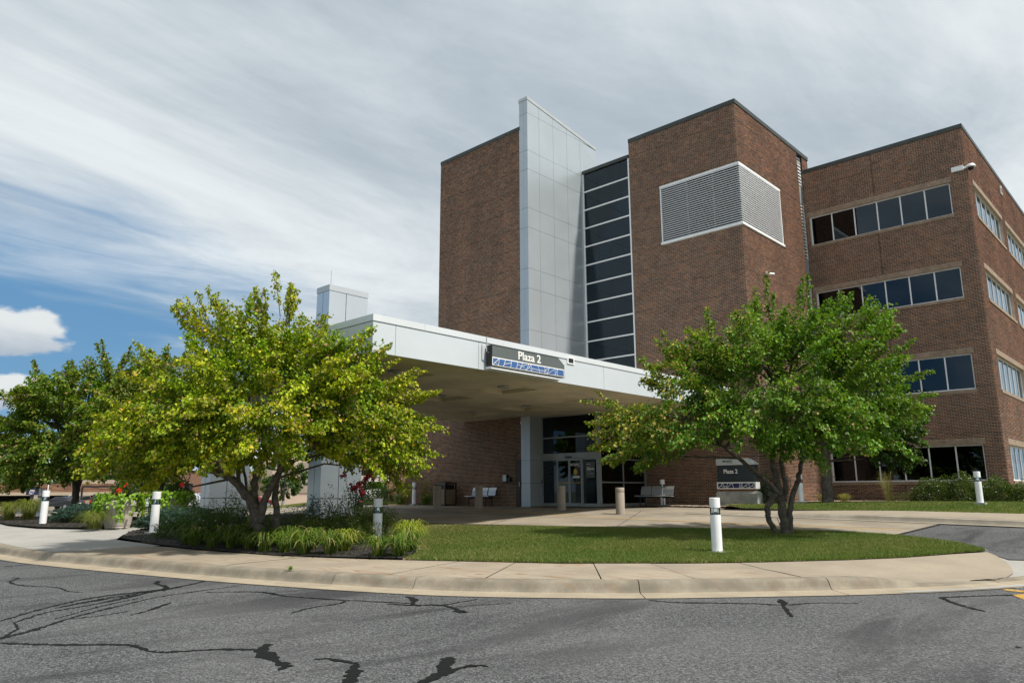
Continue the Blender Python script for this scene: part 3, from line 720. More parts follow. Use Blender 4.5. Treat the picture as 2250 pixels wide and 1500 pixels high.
for i, (a, b) in enumerate(WZ):
    for p, q in SX: window('Y', YR, list(np.linspace(p, q, 7)), a, b, [.5,.6,.4], seed=20+i, rec=.13)
part('expansion_joint', joint_m, MB().box(XR-.011, XR-.004, 10.13, 10.15, 14.58, 16.74).box(XR-.011, XR-.004, 10.13, 10.15, 10.62, 12.66).box(XR-.011, XR-.004, 10.13, 10.15, 6.72, 8.79).box(XR-.011, XR-.004, 10.13, 10.15, 2.80, 4.74).box(XR-.011, XR-.004, 10.13, 10.15, .1, .87))
def coping(x0, x1, y0, y1, z, h=.19, faces='XY', back=.35):
    mb = MB()
    if 'X' in faces: mb.box(x0-.035, x0+back, y0-.035, y1, z, z+h)
    if 'Y' in faces: mb.box(x0+back+.001 if 'X' in faces else x0, x1, y0-.035, y0+back, z, z+h)
    return part('coping', coping_m, mb)
coping(XR, 56, YR, 13.6, 16.75)
# --- the centre tower with the corner louvre
LZ0, LZ1, LY, LX = 11.95, 14.85, 17.42, 33.22
wall('X', XG, YT, 19.10, -.1, 17.68, [(YT, LY, LZ0, LZ1)], 13, .35)
wall('Y', YT, XG, 35.73, -.1, 17.68, [(XG, LX, LZ0, LZ1)], 14, .35)
wall('Y', YT+.02, 36.45, 37.15, 16.8, 17.68, [], 15)
coping(XG, 37.2, YT, 19.10, 17.68, .20)
lou = part('louvre', white_m, MB().box(XG-.03, XG+.05, YT-.03, LY, LZ1-.10, LZ1).box(XG+.051, LX, YT-.03, YT+.05, LZ1-.10, LZ1)
           .box(XG-.06, XG+.05, YT-.06, LY+.03, LZ0, LZ0+.10).box(XG+.051, LX+.03, YT-.06, YT+.05, LZ0, LZ0+.10)
           .box(XG-.01, XG+.05, LY-.05, LY, LZ0+.1, LZ1-.1).box(LX-.05, LX, YT-.01, YT+.05, LZ0+.1, LZ1-.1))
ns = 26
for i in range(ns):
    z = LZ0+.135+(LZ1-LZ0-.28)*(i/(ns-1)); zl, zh = z-.016, z+.014
    part('louvre_blade', frame_m, MB().box(XG-.025, XG-.013, YT-.025, LY-.05, zl, zh).add([(XG-.013,YT-.012,zh-.006),(XG+.09,YT+.09,zh+.03),(XG+.09,LY-.05,zh+.03),(XG-.013,LY-.05,zh-.006),(XG-.013,YT-.012,zh-.012),(XG+.09,YT+.09,zh+.024),(XG+.09,LY-.05,zh+.024),(XG-.013,LY-.05,zh-.012)],
        [(0,1,2,3),(7,6,5,4),(0,3,7,4),(1,5,6,2),(0,4,5,1),(3,2,6,7)]), lou)
    part('louvre_blade', frame_m, MB().box(XG-.0125, LX-.05, YT-.025, YT-.013, zl, zh).add([(XG-.012,YT-.013,zh-.006),(LX-.05,YT-.013,zh-.006),(LX-.05,YT+.09,zh+.03),(XG+.09,YT+.09,zh+.03),(XG-.012,YT-.013,zh-.012),(LX-.05,YT-.013,zh-.012),(LX-.05,YT+.09,zh+.024),(XG+.09,YT+.09,zh+.024)],
        [(3,2,1,0),(4,5,6,7),(0,1,5,4),(2,3,7,6),(0,4,7,3),(1,2,6,5)]), lou)
part('louvre_backing', coping_m, MB().box(XG+.17, XG+.22, YT+.17, LY, LZ0, LZ1).box(XG+.221, LX, YT+.17, YT+.22, LZ0, LZ1), lou)
for k in (.33, .66):
    part('louvre_post', galv_m, MB().box(XG+.11, XG+.165, YT+(LY-YT)*k-.03, YT+(LY-YT)*k+.03, LZ0+.1, LZ1-.1), lou)
# --- narrow recessed strip between tower and right block
YP = YT+.12
part('recess_lining', inner_m, MB().box(35.74, 36.49, YP+.14, YP+.18, -.1, 17.7).box(35.70, 35.735, YP-.10, YP+.14, -.1, 17.68))
for z0, z1 in ((16.03,17.66),(12.08,15.02),(8.1,11.1),(4.2,7.1)):
    f = part('strip_louvre', frame_m, MB().box(36.44, 36.49, YP, YP+.08, z0, z1))
    n = int((z1-z0)/.165)
    for i in range(n):
        z = z0+.06+i*(z1-z0)/n
        part('louvre_blade', white_m, MB().box(35.74,36.44,YP-.012,YP-.001,z-.03,z+.03).add([(35.74,YP,z),(36.44,YP,z),(36.44,YP+.10,z+.06),(35.74,YP+.10,z+.06),(35.74,YP,z-.012),(36.44,YP,z-.012),(36.44,YP+.10,z+.048),(35.74,YP+.10,z+.048)], [(3,2,1,0),(4,5,6,7),(0,1,5,4),(2,3,7,6),(0,4,7,3),(1,2,6,5)]), f)
for z0, z1 in ((15.02,16.03),(11.1,12.08),(7.1,8.1),(3.12,4.2)): part('strip_panel', silver_m, MB().box(35.74, 36.49, YP+.01, YP+.05, z0+.01, z1-.01))
sw = part('strip_window', frame_m, MB().box(35.74,35.80,YP,YP+.06,.1,3.1).box(36.44,36.49,YP,YP+.06,.1,3.1).box(35.80,36.44,YP+.001,YP+.058,1.02,1.08).box(35.80,36.44,YP+.001,YP+.058,3.05,3.1))
part('pane', glass_m, MB().box(35.80,36.44,YP+.03,YP+.036,.1,1.02), sw); part('pane', glass_m, MB().box(35.80,36.44,YP+.03,YP+.036,1.08,3.05), sw)
# --- the left brick stair block
wall('X', XF, 22.57, 28.33, 4.6, 18.0, [], 16)
wall('X', XF, 22.57, 30.71, -.15, 4.6, [], 17)
coping(XF, 30, 22.57, 28.33, 18.0, .18, 'X')
# --- silver fin
def slope(x): return 19.62 - (x-XF)*(19.62-18.86)/(30.18-XF)
part('fin_core', joint_m, MB().add([(XF+.02,YS+.02,-.15),(30.16,YS+.02,-.15),(30.16,22.55,-.15),(XF+.02,22.55,-.15),(XF+.02,YS+.02,slope(XF)-.02),(30.16,YS+.02,slope(30.16)-.02),(30.16,22.55,slope(30.16)-.02),(XF+.02,22.55,slope(XF)-.02)],
    [(0,3,2,1),(4,5,6,7),(0,1,5,4),(1,2,6,5),(2,3,7,6),(3,0,4,7)]))
fin = part('metal_fin', simple('fin_coping', (.50,.53,.53), .4, .4, .05, 2), MB().add([(XF-.02,YS-.02,slope(XF)-.16),(30.2,YS-.02,slope(30.2)-.16),(30.2,22.59,slope(30.2)-.16),(XF-.02,22.59,slope(XF)-.16),(XF-.02,YS-.02,slope(XF)),(30.2,YS-.02,slope(30.2)),(30.2,22.59,slope(30.2)),(XF-.02,22.59,slope(XF))],
    [(0,3,2,1),(4,5,6,7),(0,1,5,4),(1,2,6,5),(2,3,7,6),(3,0,4,7)]))
FC = [XF, 25.50, 26.58, 27.68, 28.78, 30.18]; FR = [-.1, 1.0, 2.0, 3.98, 4.97, 6.95, 7.93, 9.90, 10.87, 12.88, 13.86, 15.82, 16.80, 18.75, 20]
gp = .006
for a, b in zip(FC[:-1], FC[1:]):
    for p, q in zip(FR[:-1], FR[1:]):
        if a > 25.4 and q < 3.5: continue
        t0, t1 = min(q, slope(a)-.165), min(q, slope(b)-.165)
        if min(t0, t1) <= p+.02: 
            if t0 <= p+.05: continue
            t1 = p+.012
        x0, x1 = a+gp*(a > XF), b-gp
        part('panel', silver_m, MB().add([(x0,YS,p+gp),(x1,YS,p+gp),(x1,YS,t1-gp),(x0,YS,t0-gp),(x0,YS+.02,p+gp),(x1,YS+.02,p+gp),(x1,YS+.02,t1-gp),(x0,YS+.02,t0-gp)], [(0,1,2,3),(7,6,5,4),(0,4,5,1),(1,5,6,2),(2,6,7,3),(3,7,4,0)]), fin)
for a, b in ((YS+.0205, 22.29), (22.29, 22.565)):
    for p, q in zip(FR[:-1], FR[1:]):
        t = min(q, slope(XF)-.165)
        part('panel', silver_m, MB().box(XF, XF+.02, a, b-gp, p+gp, t-gp), fin)
# --- glass stair wall
cw = part('curtain_wall', white_m, MB().box(XG-.03, XG+.10, 19.10, 19.17, 4.0, 16.88).box(XG-.03, XG+.10, 21.94, 22.01, 4.0, 16.88))
ZR = [4.0] + [4.98+i*.991 for i in range(12)] + [16.88]
for z in ZR[1:-1]: part('mullion', white_m, MB().box(XG-.02, XG+.08, 19.17, 21.94, z-.032, z+.032), cw)
for p, q in zip(ZR[:-1], ZR[1:]):
    part('pane', glass_m, MB().box(XG+.03, XG+.036, 19.171, 21.939, p+.033, q-.033), cw)
part('interior', inner_m, MB().box(XG+1.5, XG+1.6, 19.2, 21.9, 4, 16.8).box(XG+.2, XG+1.5, 19.18, 19.2, 4, 16.8), cw)
for z in (7.9, 11.9, 15.85): part('landing', blind_m, MB().box(XG+.25, XG+1.5, 19.3, 21.9, z, z+.25), cw)
part('coping', coping_m, MB().box(XG-.06, XG+2.0, 19.11, 22.0, 16.885, 17.06))
# --- rear shells and roofs (unseen sides of the block)
for qd in (((56,YR,-.1),(56,30,-.1),(56,30,16.7),(56,YR,16.7)), ((37.15,YT,16.7),(37.15,19.1,16.7),(37.15,19.1,17.68),(37.15,YT,17.68)), ((24.66,28.33,4.5),(24.66,28.33,18.0),(34,28.33,18.0),(34,28.33,4.5)),
        ((24.66,30.71,-.2),(24.66,30.71,4.6),(40,30.71,4.6),(40,30.71,-.2)), ((34,22.6,4.5),(34,28.33,4.5),(34,28.33,18.0),(34,22.6,18.0)), ((XG+.1,19.09,16.9),(37.15,19.09,16.9),(37.15,19.09,17.68),(XG+.1,19.09,17.68))):
    part('rear_wall', far_red, MB().quad(*qd))
part('roof', roof_m, MB().box(XR+.1, 55.9, YR+.1, 30, 16.3, 16.5).box(XG+.1, 37.1, YT+.1, 19.08, 17.2, 17.4).box(24.7, 33.9, 22.58, 28.3, 17.6, 17.75).box(24.7, 40, 28.34, 30.7, 4.2, 4.4).box(XG+.3, 40, 19.2, 22.0, 16.4, 16.6))
# --- entrance vestibule
ent = part('entrance', entry_frame_m, MB().box(XV-.05, XV+.10, 18.80, 18.96, 0, 3.94).box(XV-.03, XV+.07, 21.95, 22.015, 0, 3.94).box(XV-.03, XV+.07, 18.961, 21.949, 2.955, 3.01)
    .box(XV-.06, XV+.08, 18.961, 21.949, 2.05, 2.285).box(XV-.03, XV+.07, 18.961, 21.949, 3.90, 3.94)
    .box(XV-.035, XV+.06, 21.10, 21.15, 0, 2.05).box(XV-.035, XV+.06, 19.69, 19.74, 0, 2.05)
    .box(XV-.02, XV+.05, 21.151, 21.949, 1.98, 2.049).box(XV-.02, XV+.05, 21.151, 21.949, .0, .14).box(XV-.02, XV+.05, 18.961, 19.689, 1.98, 2.049).box(XV-.02, XV+.05, 18.961, 19.689, .0, .14)
    .box(XV+.101, 28.92, YV, YV+.07, 2.945, 3.0).box(XV+.101, 28.92, YV, YV+.07, 1.975, 2.03).box(XV+.101, 28.92, YV, YV+.07, .985, 1.04).box(XV+.101, 28.92, YV, YV+.07, 0, .13).box(XV+.101, 28.92, YV, YV+.07, 3.88, 3.94)
    .box(27.12, 27.18, YV-.005, YV+.075, .131, 3.879).box(28.80, 28.92, YV-.005, YV+.075, .131, 3.879))
for y0, y1, z0, z1 in ((18.96,21.95,3.01,3.90),(18.96,21.95,2.285,2.955),(21.15,21.95,.14,1.98),(18.96,19.69,.14,1.98)):
    part('pane', dglass_m, MB().box(XV+.01, XV+.018, y0, y1, z0, z1), ent)
for x0, x1 in ((XV+.10,27.12),(27.18,28.80)):
    for z0, z1 in ((.13,.985),(1.04,1.975),(2.03,2.945),(3.0,3.88)): part('pane', dglass_m, MB().box(x0, x1, YV+.03, YV+.038, z0, z1), ent)
for y0, y1 in ((20.42,21.10),(19.74,20.42)):
    d = part('sliding_door', entry_frame_m, MB().box(XV-.055, XV-.01, y0+.003, y0+.055, .02, 2.04).box(XV-.055, XV-.01, y1-.055, y1-.003, .02, 2.04).box(XV-.054, XV-.011, y0+.055, y1-.055, .02, .15).box(XV-.054, XV-.011, y0+.055, y1-.055, 1.95, 2.04), ent)
    # third level pieces of the door stay with the entrance
    part('door_glass', dglass_m, MB().box(XV-.036, XV-.030, y0+.055, y1-.055, .15, 1.95), ent)
part('door_sensor', blackm, MB().box(XV-.13, XV-.061, 20.28, 20.58, 2.07, 2.13), ent)
part('card_reader', blackm, MB().box(XV-.06, XV-.031, 21.97, 22.01, 1.0, 1.14), ent)
part('decal', yellow_m, MB().box(XV-.041, XV-.0365, 19.80, 20.36, 0.985, 1.02).box(XV-.041, XV-.0365, 20.48, 21.04, .985, 1.02), ent)
dd = MB(); dd.add([(XV-.0415, 20.09+.105*math.cos(t), 1.47+.135*math.sin(t)) for t in np.linspace(0, 2*math.pi, 24, endpoint=False)], [tuple(range(24))]); part('decal', yellow_m, dd, ent)
part('decal', bluedecal_m, MB().box(XV-.041, XV-.0365, 20.20, 20.31, 1.20, 1.30), ent); part('decal', letter_m, MB().box(XV-.041, XV-.0365, 19.87, 20.20, 1.20, 1.30), ent)
part('decal', simple('red_strip', (.5,.06,.08), .6, 0, .1, 9), MB().box(XV-.042, XV-.0411, 19.80, 20.36, .99, 1.005), ent)
part('decal', signgrey_m, MB().box(XV-.001, XV+.008, 19.08, 19.55, 1.20, 1.87), ent)
part('decal', letter_m, MB().box(XV-.006, XV-.002, 19.10, 19.50, 1.545, 1.60).box(XV-.006, XV-.002, 19.32, 19.50, 1.62, 1.645).box(XV-.006, XV-.002, 19.14, 19.50, 1.375, 1.385).box(XV-.006, XV-.002, 19.28, 19.50, 1.50, 1.515), ent)
part('decal', blind_m, MB().box(XV-.004, XV+.008, 21.42, 21.62, 1.30, 1.36).box(XV-.004, XV+.008, 21.40, 21.64, 1.48, 1.52).box(XV-.004, XV+.008, 21.44, 21.60, 1.60, 1.66), ent)
part('interior', inner_m, MB().quad((28.7,18.95,0.02),(28.7,21.95,0.02),(28.7,21.95,3.9),(28.7,18.95,3.9)).quad((25.6,21.96,0.02),(28.7,21.96,.02),(28.7,21.96,3.9),(25.6,21.96,3.9)).quad((25.6,18.95,3.9),(28.7,18.95,3.9),(28.7,21.95,3.9),(25.6,21.95,3.9)), ent)
part('interior_floor', inner_m, MB().box(25.56, 28.85, 18.9, 21.95, .014, .02), ent)
# service door beside the fin
sdr = part('service_door', brownm, MB().box(XF-.03, XF-.012, 22.585, 22.83, -.02, 2.04)); part('door_handle', galv_m, MB().box(XF-.07, XF-.031, 22.60, 22.64, .86, 1.06), sdr)

# text
def text_mesh(body, size, bold=.0, extrude=.004, align='LEFT', shear=0.):
    cu = bpy.data.curves.new('t', 'FONT'); cu.body = body; cu.size = size; cu.offset = bold; cu.extrude = extrude; cu.align_x = align; cu.resolution_u = 4
    ob = bpy.data.objects.new('t', cu); COL.objects.link(ob); dg = bpy.context.evaluated_depsgraph_get(); dg.update()
    me = bpy.data.meshes.new_from_object(ob.evaluated_get(dg)); bpy.data.objects.remove(ob); bpy.data.curves.remove(cu)
    return me
def text_on(me, axis, org, width=None, height=None):
    """lay lettering on a wall facing -X (reads towards -Y) or -Y (reads towards +X)"""
    n = len(me.vertices); co = np.zeros(n*3, np.float32); me.vertices.foreach_get('co', co); co = co.reshape(-1,3)
    mn, mx = co.min(0), co.max(0); co[:,:2] -= mn[:2]
    if width: co[:,0] *= width/(mx[0]-mn[0])
    if height: co[:,1] *= height/(mx[1]-mn[1])
    out = np.zeros_like(co)
    if axis == 'X': out[:,0] = org[0]-co[:,2]; out[:,1] = org[1]-co[:,0]; out[:,2] = org[2]+co[:,1]
    else: out[:,0] = org[0]+co[:,0]; out[:,1] = org[1]-co[:,2]; out[:,2] = org[2]+co[:,1]
    me.vertices.foreach_set('co', out.ravel()); me.update(); return me
tm = text_on(text_mesh('MOSAIC', .15, .003), 'X', (XV-.045, 20.36, 1.72), .52, .115); o = link('door_lettering', tm, letter_m, ent)
tm = text_on(text_mesh('LIFE CARE', .05, 0), 'X', (XV-.045, 20.11, 1.675), .27, .028); o = link('door_lettering', tm, letter_m, ent)
tm = text_on(text_mesh('MOSAIC', .1, .001), 'X', (XV-.003, 19.52, 1.75), .23, .05); o = link('door_lettering', tm, letter_m, ent)

# ================================================================== ENTRANCE CANOPY
can = empty('entrance_canopy', (14, 21, 0), 'flat white panelled drop-off canopy carried by tall silver pylons', 'canopy')
COFF = Matrix.Translation((-14, -21, 0))
def cpart(name, mat, mb, parent=can, **kw):
    o = mb.build(name, mat, None, **kw); o.parent = parent; o.matrix_parent_inverse = COFF if parent is can else Matrix.Identity(4); return o
CX0, CX1, CY0, CY1, CZ0, CZ1 = 10.40, 28.90, 14.35, 26.35, 3.94, 4.88
cpart('canopy_core', joint_m, MB().box(CX0+.03, CX1, CY0+.03, 22.0, CZ0+.14, CZ1-.02).box(CX0+.03, 24.60, 22.0, CY1-.03, CZ0+.141, CZ1-.021))
cpart('canopy_roof', roof_m, MB().box(CX0+.08, CX1, CY0+.08, 22.0, CZ1-.019, CZ1-.005).box(CX0+.08, 24.6, 22.001, CY1-.08, CZ1-.0195, CZ1-.0055))
fx = [CX0, 11.09, 13.96, 16.86, 19.77, 22.66, 25.55, CX1]
for a, b in zip(fx[:-1], fx[1:]):
    cpart('fascia_panel', white_metal, MB().box(a+(.006 if a > CX0 else 0), b-.006, CY0, CY0+.03, CZ0, 4.705))
    cpart('fascia_panel', white_metal, MB().box(a+(.006 if a > CX0 else 0), b-.006, CY1-.03, CY1, CZ0, 4.705)) if b < 24 else None
fy = [CY0+.031, 15.9, 18.55, 21.2, 23.85, CY1-.031]
for a, b in zip(fy[:-1], fy[1:]): cpart('fascia_panel', white_metal, MB().box(CX0, CX0+.03, a, b-.006, CZ0, 4.705))
tx = [CX0-.02, 12.0, 14.95, 17.9, 20.85, 23.8, CX1]
for a, b in zip(tx[:-1], tx[1:]): cpart('fascia_trim', trim_m, MB().box(a, b-.004, CY0-.02, CY0+.10, 4.715, CZ1))
cpart('fascia_trim', trim_m, MB().box(CX0-.02, CX0+.10, CY0+.101, CY1+.02, 4.715, CZ1-.001)); cpart('fascia_trim', trim_m, MB().box(CX0+.101, 24.58, CY1-.10, CY1+.02, 4.715, CZ1-.0005))
# soffit with square coffers
cof = [(x-.84, x+.84, y-.84, y+.84) for x in (13.0, 17.5, 22.1) for y in (16.8, 19.93, 23.06)]
cof = [c for c in cof if not (c[0] < 14 and 18.8 < c[2] < 20)]
mb = MB(); As = sorted({CX0+.03, CX1, *[c[0] for c in cof], *[c[1] for c in cof], 24.6}); Bs = sorted({CY0+.03, CY1-.03, *[c[2] for c in cof], *[c[3] for c in cof], 22.0})
for a, b in zip(As[:-1], As[1:]):
    for p, q in zip(Bs[:-1], Bs[1:]):
        if a >= 24.59 and p >= 21.99: continue
        if any(c[0] <= a+1e-6 and c[1] >= b-1e-6 and c[2] <= p+1e-6 and c[3] >= q-1e-6 for c in cof): continue
        mb.quad((a,p,CZ0+.004),(a,q,CZ0+.004),(b,q,CZ0+.004),(b,p,CZ0+.004))
sof = cpart('soffit', soffit_m, mb)
for c in cof:
    k = MB(); h = CZ0+.13
    k.quad((c[0],c[2],h),(c[0],c[3],h),(c[1],c[3],h),(c[1],c[2],h))
    for a, b in (((c[0],c[2]),(c[1],c[2])),((c[1],c[2]),(c[1],c[3])),((c[1],c[3]),(c[0],c[3])),((c[0],c[3]),(c[0],c[2]))): k.quad((*a,CZ0+.004),(*b,CZ0+.004),(*b,h),(*a,h))
    cpart('coffer', soffit_m, k, sof)
    cx, cy = (c[0]+c[1])/2, (c[2]+c[3])/2
    cpart('downlight', galv_m, MB().lathe([(.20,h-.001),(.20,h-.05),(.17,h-.075),(.16,h-.05),(.02,h-.04)], 16, (cx,cy)), sof)
# pylons
def pylon(x0, x1, y0, y1, z0, z1, rows):
    p = cpart('pylon', simple('pylon_cap', (.46, .50, .53), .4, .2, .03, .6), MB().box(x0-.015, x1+.015, y0-.015, y1+.015, z1-.20, z1))
    cpart('pylon_core', joint_m, MB().box(x0+.02, x1-.02, y0+.02, y1-.02, z0, z1-.19), p)
    xm, ym = x0+(x1-x0)*.43, (y0+y1)/2
    R_ = [z0] + rows + [z1-.20]
    for a, b in zip(R_[:-1], R_[1:]):
        for c, d in ((x0, xm), (xm, x1)):
            cpart('panel', pylon_m, MB().box(c+(.011 if c > x0 else 0), d-(.011 if d < x1 else 0), y0, y0+.02, a+.011, b-.011), p)
            cpart('panel', pylon_m, MB().box(c+(.011 if c > x0 else 0), d-(.011 if d < x1 else 0), y1-.02, y1, a+.011, b-.011), p)
        for c, d in ((y0+.0205, ym), (ym, y1-.0205)):
            cpart('panel', pylon_m, MB().box(x0, x0+.02, c+(.011 if c > y0+.03 else 0), d-(.011 if d < y1-.03 else 0), a+.011, b-.011), p)
            cpart('panel', pylon_m, MB().box(x1-.02, x1, c, d-.011, a+.011, b-.011), p)
    cpart('lightning_rod', galv_m, MB().tube([((x0+x1)/2-.5,(y0+y1)/2,z1-.01),((x0+x1)/2-.5,(y0+y1)/2,z1+.62)], .009, 6), p)
    cpart('pylon_foot', pale_m, MB().box(x0-.12, x1+.12, y0-.12, y1+.12, z0-.3, z0+.02), p)
pylon(13.32, 14.88, 20.90, 21.66, -.34, 7.52, [.44, 1.82, 3.2, 4.95, 6.1])
pylon(12.98, 14.54, 27.95, 28.71, -.30, 7.32, [.44, 1.82, 3.2, 4.95, 6.1])
cpart('lightning_rod', galv_m, MB().tube([(11.35,15.2,CZ1-.01),(11.35,15.2,CZ1+.30)], .008, 6))

# --- hanging sign on the canopy face
def mosaic(parent, axis, org, Wd, Hd, mat, seed, dep=.004):
    """irregular blue tiles parted by white lines, traced as cells of a slanted network"""
    g = random.Random(seed); n = max(6, round(Wd/Hd*.85)); xs = [i/n for i in range(n+1)]
    top = [min(1, max(0, x+g.uniform(-.34,.34)/n)) if 0 < x < 1 else x for x in xs]; bot = [min(1, max(0, x+g.uniform(-.40,.40)/n)) if 0 < x < 1 else x for x in xs]
    cells = []
    for i in range(n):
        q = [(bot[i],0),(bot[i+1],0),(top[i+1],1),(top[i],1)]; r = g.random()
        if r < .30:
            u, v = g.uniform(.3,.7), g.uniform(.3,.7); a = (bot[i]+(top[i]-bot[i])*u, u); b = (bot[i+1]+(top[i+1]-bot[i+1])*v, v)
            cells += [[q[0],q[1],b,a],[a,b,q[2],q[3]]]
        elif r < .55: cells += [[q[0],q[1],q[2]],[q[0],q[2],q[3]]]
        elif r < .75:
            c = ((q[0][0]+q[1][0])/2+g.uniform(-.1,.1)/n, g.uniform(.4,.6)); cells += [[q[0],q[1],c],[q[1],q[2],c],[q[2],q[3],q[0],c]]
        else: cells.append(q)
    L = Hd*.052
    def inset(P, d):
        n_ = len(P); ar = sum(P[i][0]*P[(i+1)%n_][1]-P[(i+1)%n_][0]*P[i][1] for i in range(n_))
        if ar < 0: P = P[::-1]
        out = []
        for i in range(n_):
            a_, b_, c_ = P[i-1], P[i], P[(i+1)%n_]; e1 = (b_-a_)/np.linalg.norm(b_-a_); e2 = (c_-b_)/np.linalg.norm(c_-b_)
            n1_, n2_ = np.array([-e1[1], e1[0]]), np.array([-e2[1], e2[0]]); q = n1_+n2_; k_ = 1+float(n1_ @ n2_)
            out.append(b_+q*d/max(k_, .25))
        return np.array(out)
    for c in cells:
        P = np.array([(x*Wd, y*Hd) for x, y in c])
        P = inset(P, L); nP = len(P)
        if abs(sum(P[i][0]*P[(i+1)%nP][1]-P[(i+1)%nP][0]*P[i][1] for i in range(nP))) < 2e-4: continue
        if axis == 'X': front = [(org[0]-dep, org[1]-x, org[2]+y) for x, y in P]; bk = [(org[0], org[1]-x, org[2]+y) for x, y in P]
        else: front = [(org[0]+x, org[1]-dep, org[2]+y) for x, y in P]; bk = [(org[0]+x, org[1], org[2]+y) for x, y in P]
        o = MB().add(front+bk, [tuple(range(nP))]+[(i, i+nP, (i+1)%nP+nP, (i+1)%nP) for i in range(nP)]).build('mosaic_tile', mat, None); o.parent = parent
sg = empty('canopy_sign', (0,0,0), 'grey hanging sign reading Plaza 2 with blue mosaic strip on the canopy face', 'sign')
Yf = 14.10
SP = [(14.22,4.04),(17.39,4.04),(17.39,4.42),(17.09,4.63),(14.22,4.63)]
def poly_y(pts, y0, y1):
    n = len(pts); return MB().add([(x,y0,z) for x,z in pts]+[(x,y1,z) for x,z in pts], [tuple(range(n)), tuple(range(2*n-1,n-1,-1))]+[(i,i+n,(i+1)%n+n,(i+1)%n) for i in range(n)])
poly_y(SP, Yf, Yf+.20).build('sign_cabinet', blackm, sg)
poly_y([(14.245,4.30),(17.37,4.30),(17.37,4.41),(17.08,4.61),(14.245,4.61)], Yf-.006, Yf-.0005).build('sign_face', signgrey_m, sg)
box('mosaic_strip', letter_m, 14.245, 17.37, Yf-.005, Yf-.0005, 4.06, 4.295, sg)
mosaic(sg, 'Y', (14.26, Yf-.006, 4.072), 3.095, .20, signblue_m, 5)
link('sign_lettering', text_on(text_mesh('Plaza 2', .3, .006), 'Y', (15.30, Yf-.010, 4.345), .98, .245), letter_m, sg)
MB().tube([(14.12,14.20,4.86),(14.12,14.20,4.44),(14.22,14.20,4.40)], .018, 6).build('conduit', galv_m, sg)
MB().box(14.24,17.25,14.13,14.345,3.965,4.035).build('sign_bracket', white_m, sg)
vb = empty('wall_vent', (18.0,14.34,4.68), 'small square dark vent beside the hanging sign on the canopy face', 'vent')
MB().box(-.17,.17,-.02,.008,-.11,.11).build('vent_frame', white_m, vb); MB().box(-.12,.12,-.026,-.0205,-.07,.07).build('vent_grille', blackm, vb)

# --- monument sign
ms = empty('monument_sign', (27.9,13.93,.05), 'charcoal monument sign reading Mosaic Plaza 2 on grey concrete plinth', 'sign')
MB().add([(-.06,-.86,0),(.42,-.86,0),(.42,.90,0),(-.06,.90,0),(-.06,-.86,.48),(.42,-.86,.48),(.42,.90,.48),(-.06,.90,.48),(.0,-.80,.57),(.36,-.80,.57),(.36,.84,.57),(.0,.84,.57)],
   [(0,3,2,1),(0,1,5,4),(1,2,6,5),(2,3,7,6),(3,0,4,7),(4,5,9,8),(5,6,10,9),(6,7,11,10),(7,4,8,11),(8,9,10,11)]).build('plinth', conc_grey, ms)
box('trim', rust_m, .06,.30,-.74,.78,.57,.66, ms); box('trim', rust_m, .08,.28,-.52,.70,1.865,1.91, ms)
box('sign_body', signdark_m, .02,.34,-.78,.82,.93,1.60, ms, .006)
def poly_x(pts, x0, x1):
    n = len(pts); return MB().add([(x0,y,z) for y,z in pts]+[(x1,y,z) for y,z in pts], [tuple(range(n-1,-1,-1)), tuple(range(n,2*n))]+[(i,(i+1)%n,(i+1)%n+n,i+n) for i in range(n)])
poly_x([(-.80,1.602),(.84,1.602),(.84,1.86),(-.50,1.86),(-.80,1.66)], .0, .36).build('sign_head', simple('sign_silver', (.52,.55,.55), .45, .2, .04, 2), ms)
box('mosaic_strip', letter_m, .0,.36,-.81,.85,.66,.928, ms)
mosaic(ms, 'X', (-.001, .81, .69), 1.58, .205, signnavy_m, 9)
link('sign_lettering', text_on(text_mesh('Plaza 2', .2, .003), 'X', (.018,.53,1.27), .60, .17), letter_m, ms)
link('sign_lettering', text_on(text_mesh('MOSAIC', .12, .003), 'X', (-.002,.54,1.715), .42, .085), signdark_m, ms)
link('sign_lettering', text_on(text_mesh('LIFE CARE', .05, 0), 'X', (-.002,.34,1.67), .23, .022), signdark_m, ms)

# ================================================================== STREET FURNITURE
def light_bollard():
    r = empty('bollard_light', (0,0,0), 'x', 'bollard', 'white bollard lights'); R_ = .105
    MB().box(-.17,.17,-.17,.17,-.16,.02).build('footing', conc_grey, r)
    MB().lathe([(R_,.02),(R_,.735)], 28).build('post', white_m, r, True, 0, True)
    MB().lathe([(R_-.004,.736),(R_-.004,.875)], 28).build('lens', lens_m, r, True, 0, True)
    MB().lathe([(.088,.74),(.06,.77),(.042,.81),(.034,.873)], 24).build('reflector', chrome_m, r, True, 0, True)
    MB().lathe([(R_,.876),(R_,1.064),(R_-.006,1.07)], 28).build('cap', white_m, r, True, 0, True)
    return r
proto = light_bollard()
bspots = [((13.96,7.47),'white bollard light standing in the lawn island before the right maple'),
 ((8.2,20.75),'white bollard light at the mulch tip before the spreading spruce and planter'),
 ((10.72,14.35),'white bollard light rising from the daylilies at the bed corner'),
 ((7.40,27.5),'white bollard light beside the fountain grass on black mulch'),
 ((8.55,32.3),'white bollard light half hidden behind another bollard by the fountain grass'),
 ((29.9,6.0),'white bollard light on raised footing before the flowering hedge'),
 ((27.75,17.25),'white bollard light standing behind the grey steel bench on gravel'),
 ((24.0,29.2),'white bollard light on a pad by the tall feather grass and brick wall'),
 ((29.3,11.95),'white bollard light half hidden by the right maple trunk')]
